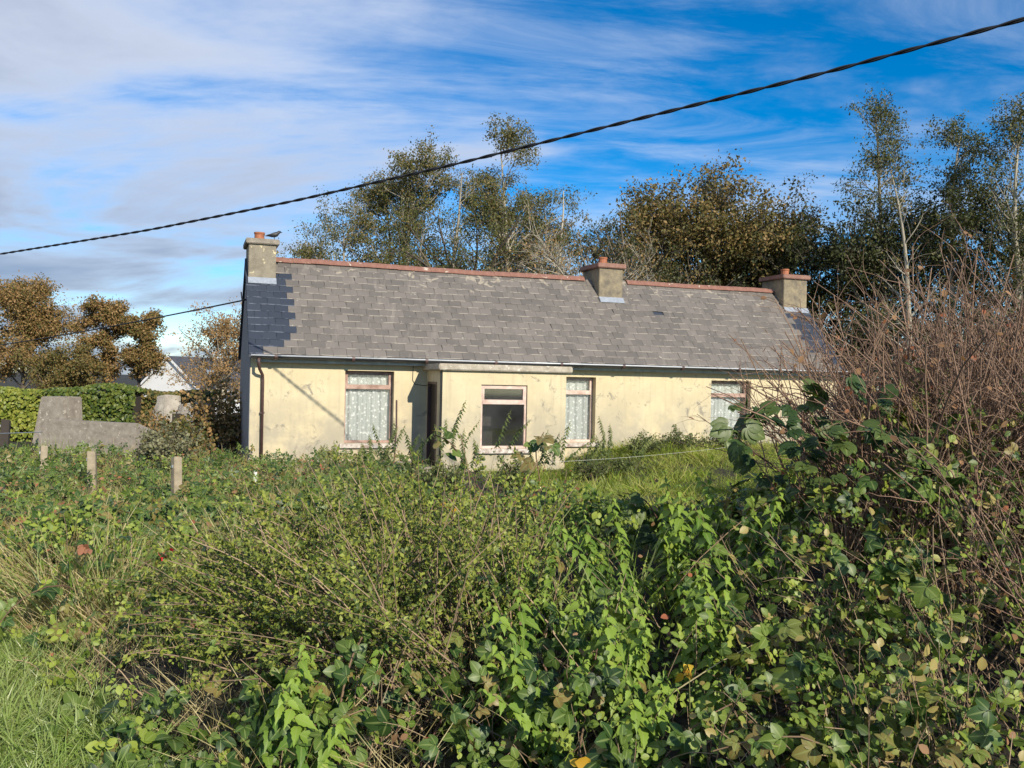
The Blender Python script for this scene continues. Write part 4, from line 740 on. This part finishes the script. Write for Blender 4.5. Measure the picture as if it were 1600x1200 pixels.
# small-leaved shrubs with long arching shoots
def arching_shrub(bx, by, reach, h, dirx, n, lb_, spreadx=.6):
    g = float(G(bx, by)); root = thing('arching_shrub', lb_, 'shrub', 'small-leaved shrubs in the hedge', (bx, by, g)); d = rdir(n)*[.55, .5, 0]+np.stack([dirx*rng.random(n)*1.3, -.05+0*rng.random(n), .75+.6*rng.random(n)], 1)
    P = arcs(rng.normal(size=(n, 3))*[.25, .2, 0], d, reach*(.55+.55*rng.random(n)), 10, .75, .05); P[:, :, 2] *= h; B, R, _ = sub(P, n*5, .25, .97, .55, .05, lambda t_: reach*.2*(1.2-t_*.7), 6, .2, .07, .006)
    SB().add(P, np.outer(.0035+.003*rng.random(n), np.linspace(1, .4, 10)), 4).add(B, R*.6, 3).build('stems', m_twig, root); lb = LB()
    for Q, m, t0 in ((P, 30, .3), (B, 17, .05)):
        N_ = len(Q); pos, tan = along(Q, t0+(1-t0)*rng.random((N_, m))); pos = pos.reshape(-1, 3); tan = tan.reshape(-1, 3); k = len(pos); lb.add(L_TINY, pos, nrm(tan*.7+rdir(k)*.8), rdir(k)*.7+[.42, -.75, .5], .024*(.6+.8*rng.random(k)), np.clip(rng.random(k)*.75+.25*np.repeat(rng.random(N_), m), 0, 1))
    lb.build('leaves', m_olive, root)
for px, D, reach, h, dx, n, s in ((690, 4.3, 1.3, .95, -.9, 95, 'sprawling olive shrub with long shoots arching over the verge side'), (560, 4.7, 1.15, .85, -.8, 80, 'lower olive shrub spreading towards the mown verge'), (740, 5.0, 1.1, 1.0, -.2, 80, 'upright olive shrub beside the nettles'), (480, 5.4, .8, .85, -.5, 55, 'small olive shrub behind the sprawling one'), (620, 5.9, .9, .9, -.2, 60, 'bushy olive shrub below the porch')):
    arching_shrub((px-800)/F_PX*D, D, reach, h, dx, n, s)

# right-hand side: snowberry-like bushes, sparse pale leaves on thin tan stems
def twig_bush(bx, by, h, n, lb_, leaves, mat, tw, lsz=.04, grp='twiggy bushes on the right of the hedge', name='twiggy_bush', lean=-.15, r0=.0035, branch=6, br_len=.3, spr=.22, jit=.09):
    g = float(G(bx, by)); root = thing(name, lb_, 'bush', grp, (bx, by, g)); P = arcs(rng.normal(size=(n, 3))*[spr, spr*.8, 0], rdir(n)*[.42, .42, 0]+[lean, 0, 1], h*(.7+.4*rng.random(n)), 9, .15+jit*1.5, jit); B, R, _ = sub(P, n*branch, .3, 1, .65, .1, lambda t_: h*br_len*(1.2-t_*.6), 6, .1+jit*2, .05+jit, .008)
    SB().add(P, np.outer(r0*(.7+.8*rng.random(n)), np.linspace(1, .45, 9)), 4).add(B, np.minimum(R, r0*.6), 3).build('stems', tw, root)
    if leaves:
        par = rng.integers(0, len(B), leaves); pos, tan = along(B[par], (.2+.8*rng.random(leaves))[:, None]); pos = pos[:, 0]; tan = tan[:, 0]; LB().add(L_OVAL, pos, nrm(tan*.5+rdir(leaves)*.8), rdir(leaves)*.6+[.42, -.75, .5], lsz*(.55+.8*rng.random(leaves)), rng.random(leaves)).build('leaves', mat, root)
for i, (px, D, h) in enumerate(((1300, 3.4, .55), (1400, 3.4, .65), (1500, 3.4, .75), (1600, 3.4, .8), (1310, 4.3, .8), (1400, 4.2, .9), (1520, 4.1, 1.05), (1640, 4.1, 1.15), (1390, 5.0, 1.1), (1490, 4.9, 1.25), (1600, 4.9, 1.3))):
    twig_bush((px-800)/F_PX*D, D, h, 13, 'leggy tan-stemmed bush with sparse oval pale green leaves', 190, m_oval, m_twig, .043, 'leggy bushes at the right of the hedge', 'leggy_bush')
for px, D, h in ((1365, 5.7, 1.4), (1375, 5.9, 1.6), (1475, 5.2, 1.7), (1550, 5.9, 1.95), (1440, 5.7, 1.75), (1510, 5.6, 1.9), (1580, 5.5, 1.95), (1650, 5.4, 2.0), (1410, 6.5, 1.75), (1500, 6.4, 2.0), (1600, 6.3, 2.1), (1700, 6.0, 2.1), (1980, 4.6, 1.9), (2050, 3.6, 1.8), (1850, 4.0, 1.6)):
    twig_bush((px-800)/F_PX*D, D, h, 48, 'tall tangle of dead pinkish-brown stems rising above the hedge', 45, m_dead, m_deadtwig, .04, 'dead stem tangles above the hedge', 'dead_shrub', -.05, .0062, 6, .26, .26, .13)
# large dark leaves on arching shoots
def leafy_shoot(name, pts, m, size, mat, lb_, T=T_LOBED, cane=m_cane, r=.007, cat='bramble shoot', grp=None):
    P = np.array(pts); b0 = P[0]; g = float(G(b0[0], b0[1])); root = thing(name, lb_, cat, grp, (b0[0], b0[1], g)); P = np.vstack([[b0[0], b0[1], g], P])-np.array(root.location); tt = np.linspace(0, len(P)-1, 14); P = np.stack([np.interp(tt, np.arange(len(P)), P[:, i]) for i in range(3)], 1)[None]; P[:, 1:-1] = (P[:, :-2]+2*P[:, 1:-1]+P[:, 2:])/4
    SB().add(P, np.linspace(r, r*.45, 14)[None], 5).build('cane', cane, root); pos, tan = along(P, (.3+.7*rng.random((1, m)))); pos = pos[0]+rng.normal(size=(m, 3))*.05; LB().add(T, pos, rdir(m)*[1, .8, .4]+[0, -.2, -.35], rdir(m)*.5+[.2, -.6, .7], size*(.65+.6*rng.random(m)), rng.random(m)).build('leaves', mat, root)
BS = 'large-leaved shoots on the right'
for pp, m, lbx in ((((1330, 760, 5.2), (1300, 650, 5.2), (1250, 605, 5.2), (1180, 640, 5.1), (1145, 690, 5.0)), 22, 'dark large-leaved shoot arching across the end of the cottage wall'), (((1420, 790, 5.1), (1430, 680, 5.1), (1400, 620, 5.1), (1340, 600, 5.0)), 18, 'dark large-leaved shoot below the dead stems'), (((1290, 780, 5.0), (1260, 690, 5.0), (1230, 650, 5.0)), 16, 'dark large-leaved shoot over the far window'), (((1480, 800, 4.9), (1450, 720, 4.9), (1370, 670, 4.8), (1290, 680, 4.8)), 22, 'dark large-leaved shoot sprawling over the leggy bushes'), (((1240, 830, 5.2), (1210, 760, 5.2), (1180, 720, 5.2)), 12, 'dark large-leaved shoot nearest the lawn'), (((1050, 850, 5.8), (1010, 780, 5.8), (975, 770, 5.7)), 10, 'dark large-leaved shoot at the gap before the lawn')):
    leafy_shoot('large_leaved_shoot', [at(*q) for q in pp], m, .10, m_big, lbx, T_LOBED, m_cane, .006, 'shoot', BS)
leafy_shoot('bramble_shoot', [at(770, 800, 6.4), at(735, 740, 6.4), at(705, 690, 6.4), at(680, 680, 6.3)], 16, .085, m_oval, 'yellow-green bramble shoot sticking up before the porch', L_OVAL)
leafy_shoot('bramble_shoot', [at(850, 790, 6.6), at(835, 700, 6.6), at(850, 675, 6.6)], 13, .085, m_br, 'dark bramble shoot standing before the porch window', T_BRAM)
# coloured accents
def leaf_cluster(name, px, py, D, T, n, size, mat, lb_, cat):
    for D in np.arange(2.8, 12, .05):       # rests where the line of sight meets the top of the growth
        p = at(px, py, D)
        if p[2] < float(Hc(p[0], p[1]))+.17: break
    root = thing(name, lb_, cat, None, tuple(p)); g = float(G(p[0], p[1]))
    SB().add(np.array([[(0.02, .03, g-p[2]), (.01, .01, (g-p[2])*.4), (0, 0, 0)]]), np.array([[.004, .003, .002]]), 4).build('stem', m_greenstem, root); LB().add(T, rng.normal(size=(n, 3))*size*.25, rdir(n)+[0, -.4, 0], rdir(n)*.5+[.2, -.8, .5], size*(.8+.4*rng.random(n)), rng.random(n)).build('petals' if cat == 'flower' else 'blades', mat, root)
m_red = leaf_mat('red_petal', [(.1, (.45, .012, .02)), (.9, (.70, .04, .05))], .5, .2); m_yel = leaf_mat('yellow_leaf', [(.1, (.38, .17, .015)), (.9, (.62, .42, .04))], .5, .3); m_terr = leaf_mat('rust_leaf', [(.1, (.26, .10, .05)), (.9, (.40, .19, .11))], .7, .2)
leaf_cluster('red_flower', 262, 868, 6.6, L_OVAL, 7, .05, m_red, 'single red bloom in the brambles near the verge', 'flower')
leaf_cluster('yellow_leaf', 1077, 1046, 3.55, L_NETT, 7, .06, m_yel, 'large crumpled golden yellow leaf among the nettles', 'leaf')
leaf_cluster('rust_leaves', 135, 857, 7.0, L_OVAL, 7, .06, m_terr, 'patch of rust-orange withered leaves in the field brambles', 'leaf')
leaf_cluster('orange_leaf', 711, 794, 6.2, L_OVAL, 3, .06, m_yel, 'small orange-yellow leaf below the porch', 'leaf')
leaf_cluster('yellow_leaf', 918, 1192, 3.4, L_OVAL, 3, .06, m_yel, 'yellow leaf low down under the nettles', 'leaf')
print('tris', sum(sum(len(p.vertices)-2 for p in m.polygons) if len(m.polygons) < 3000 else len(m.polygons)*(len(m.polygons[0].vertices)-2) for m in bpy.data.meshes), 'objects', len(bpy.data.objects))
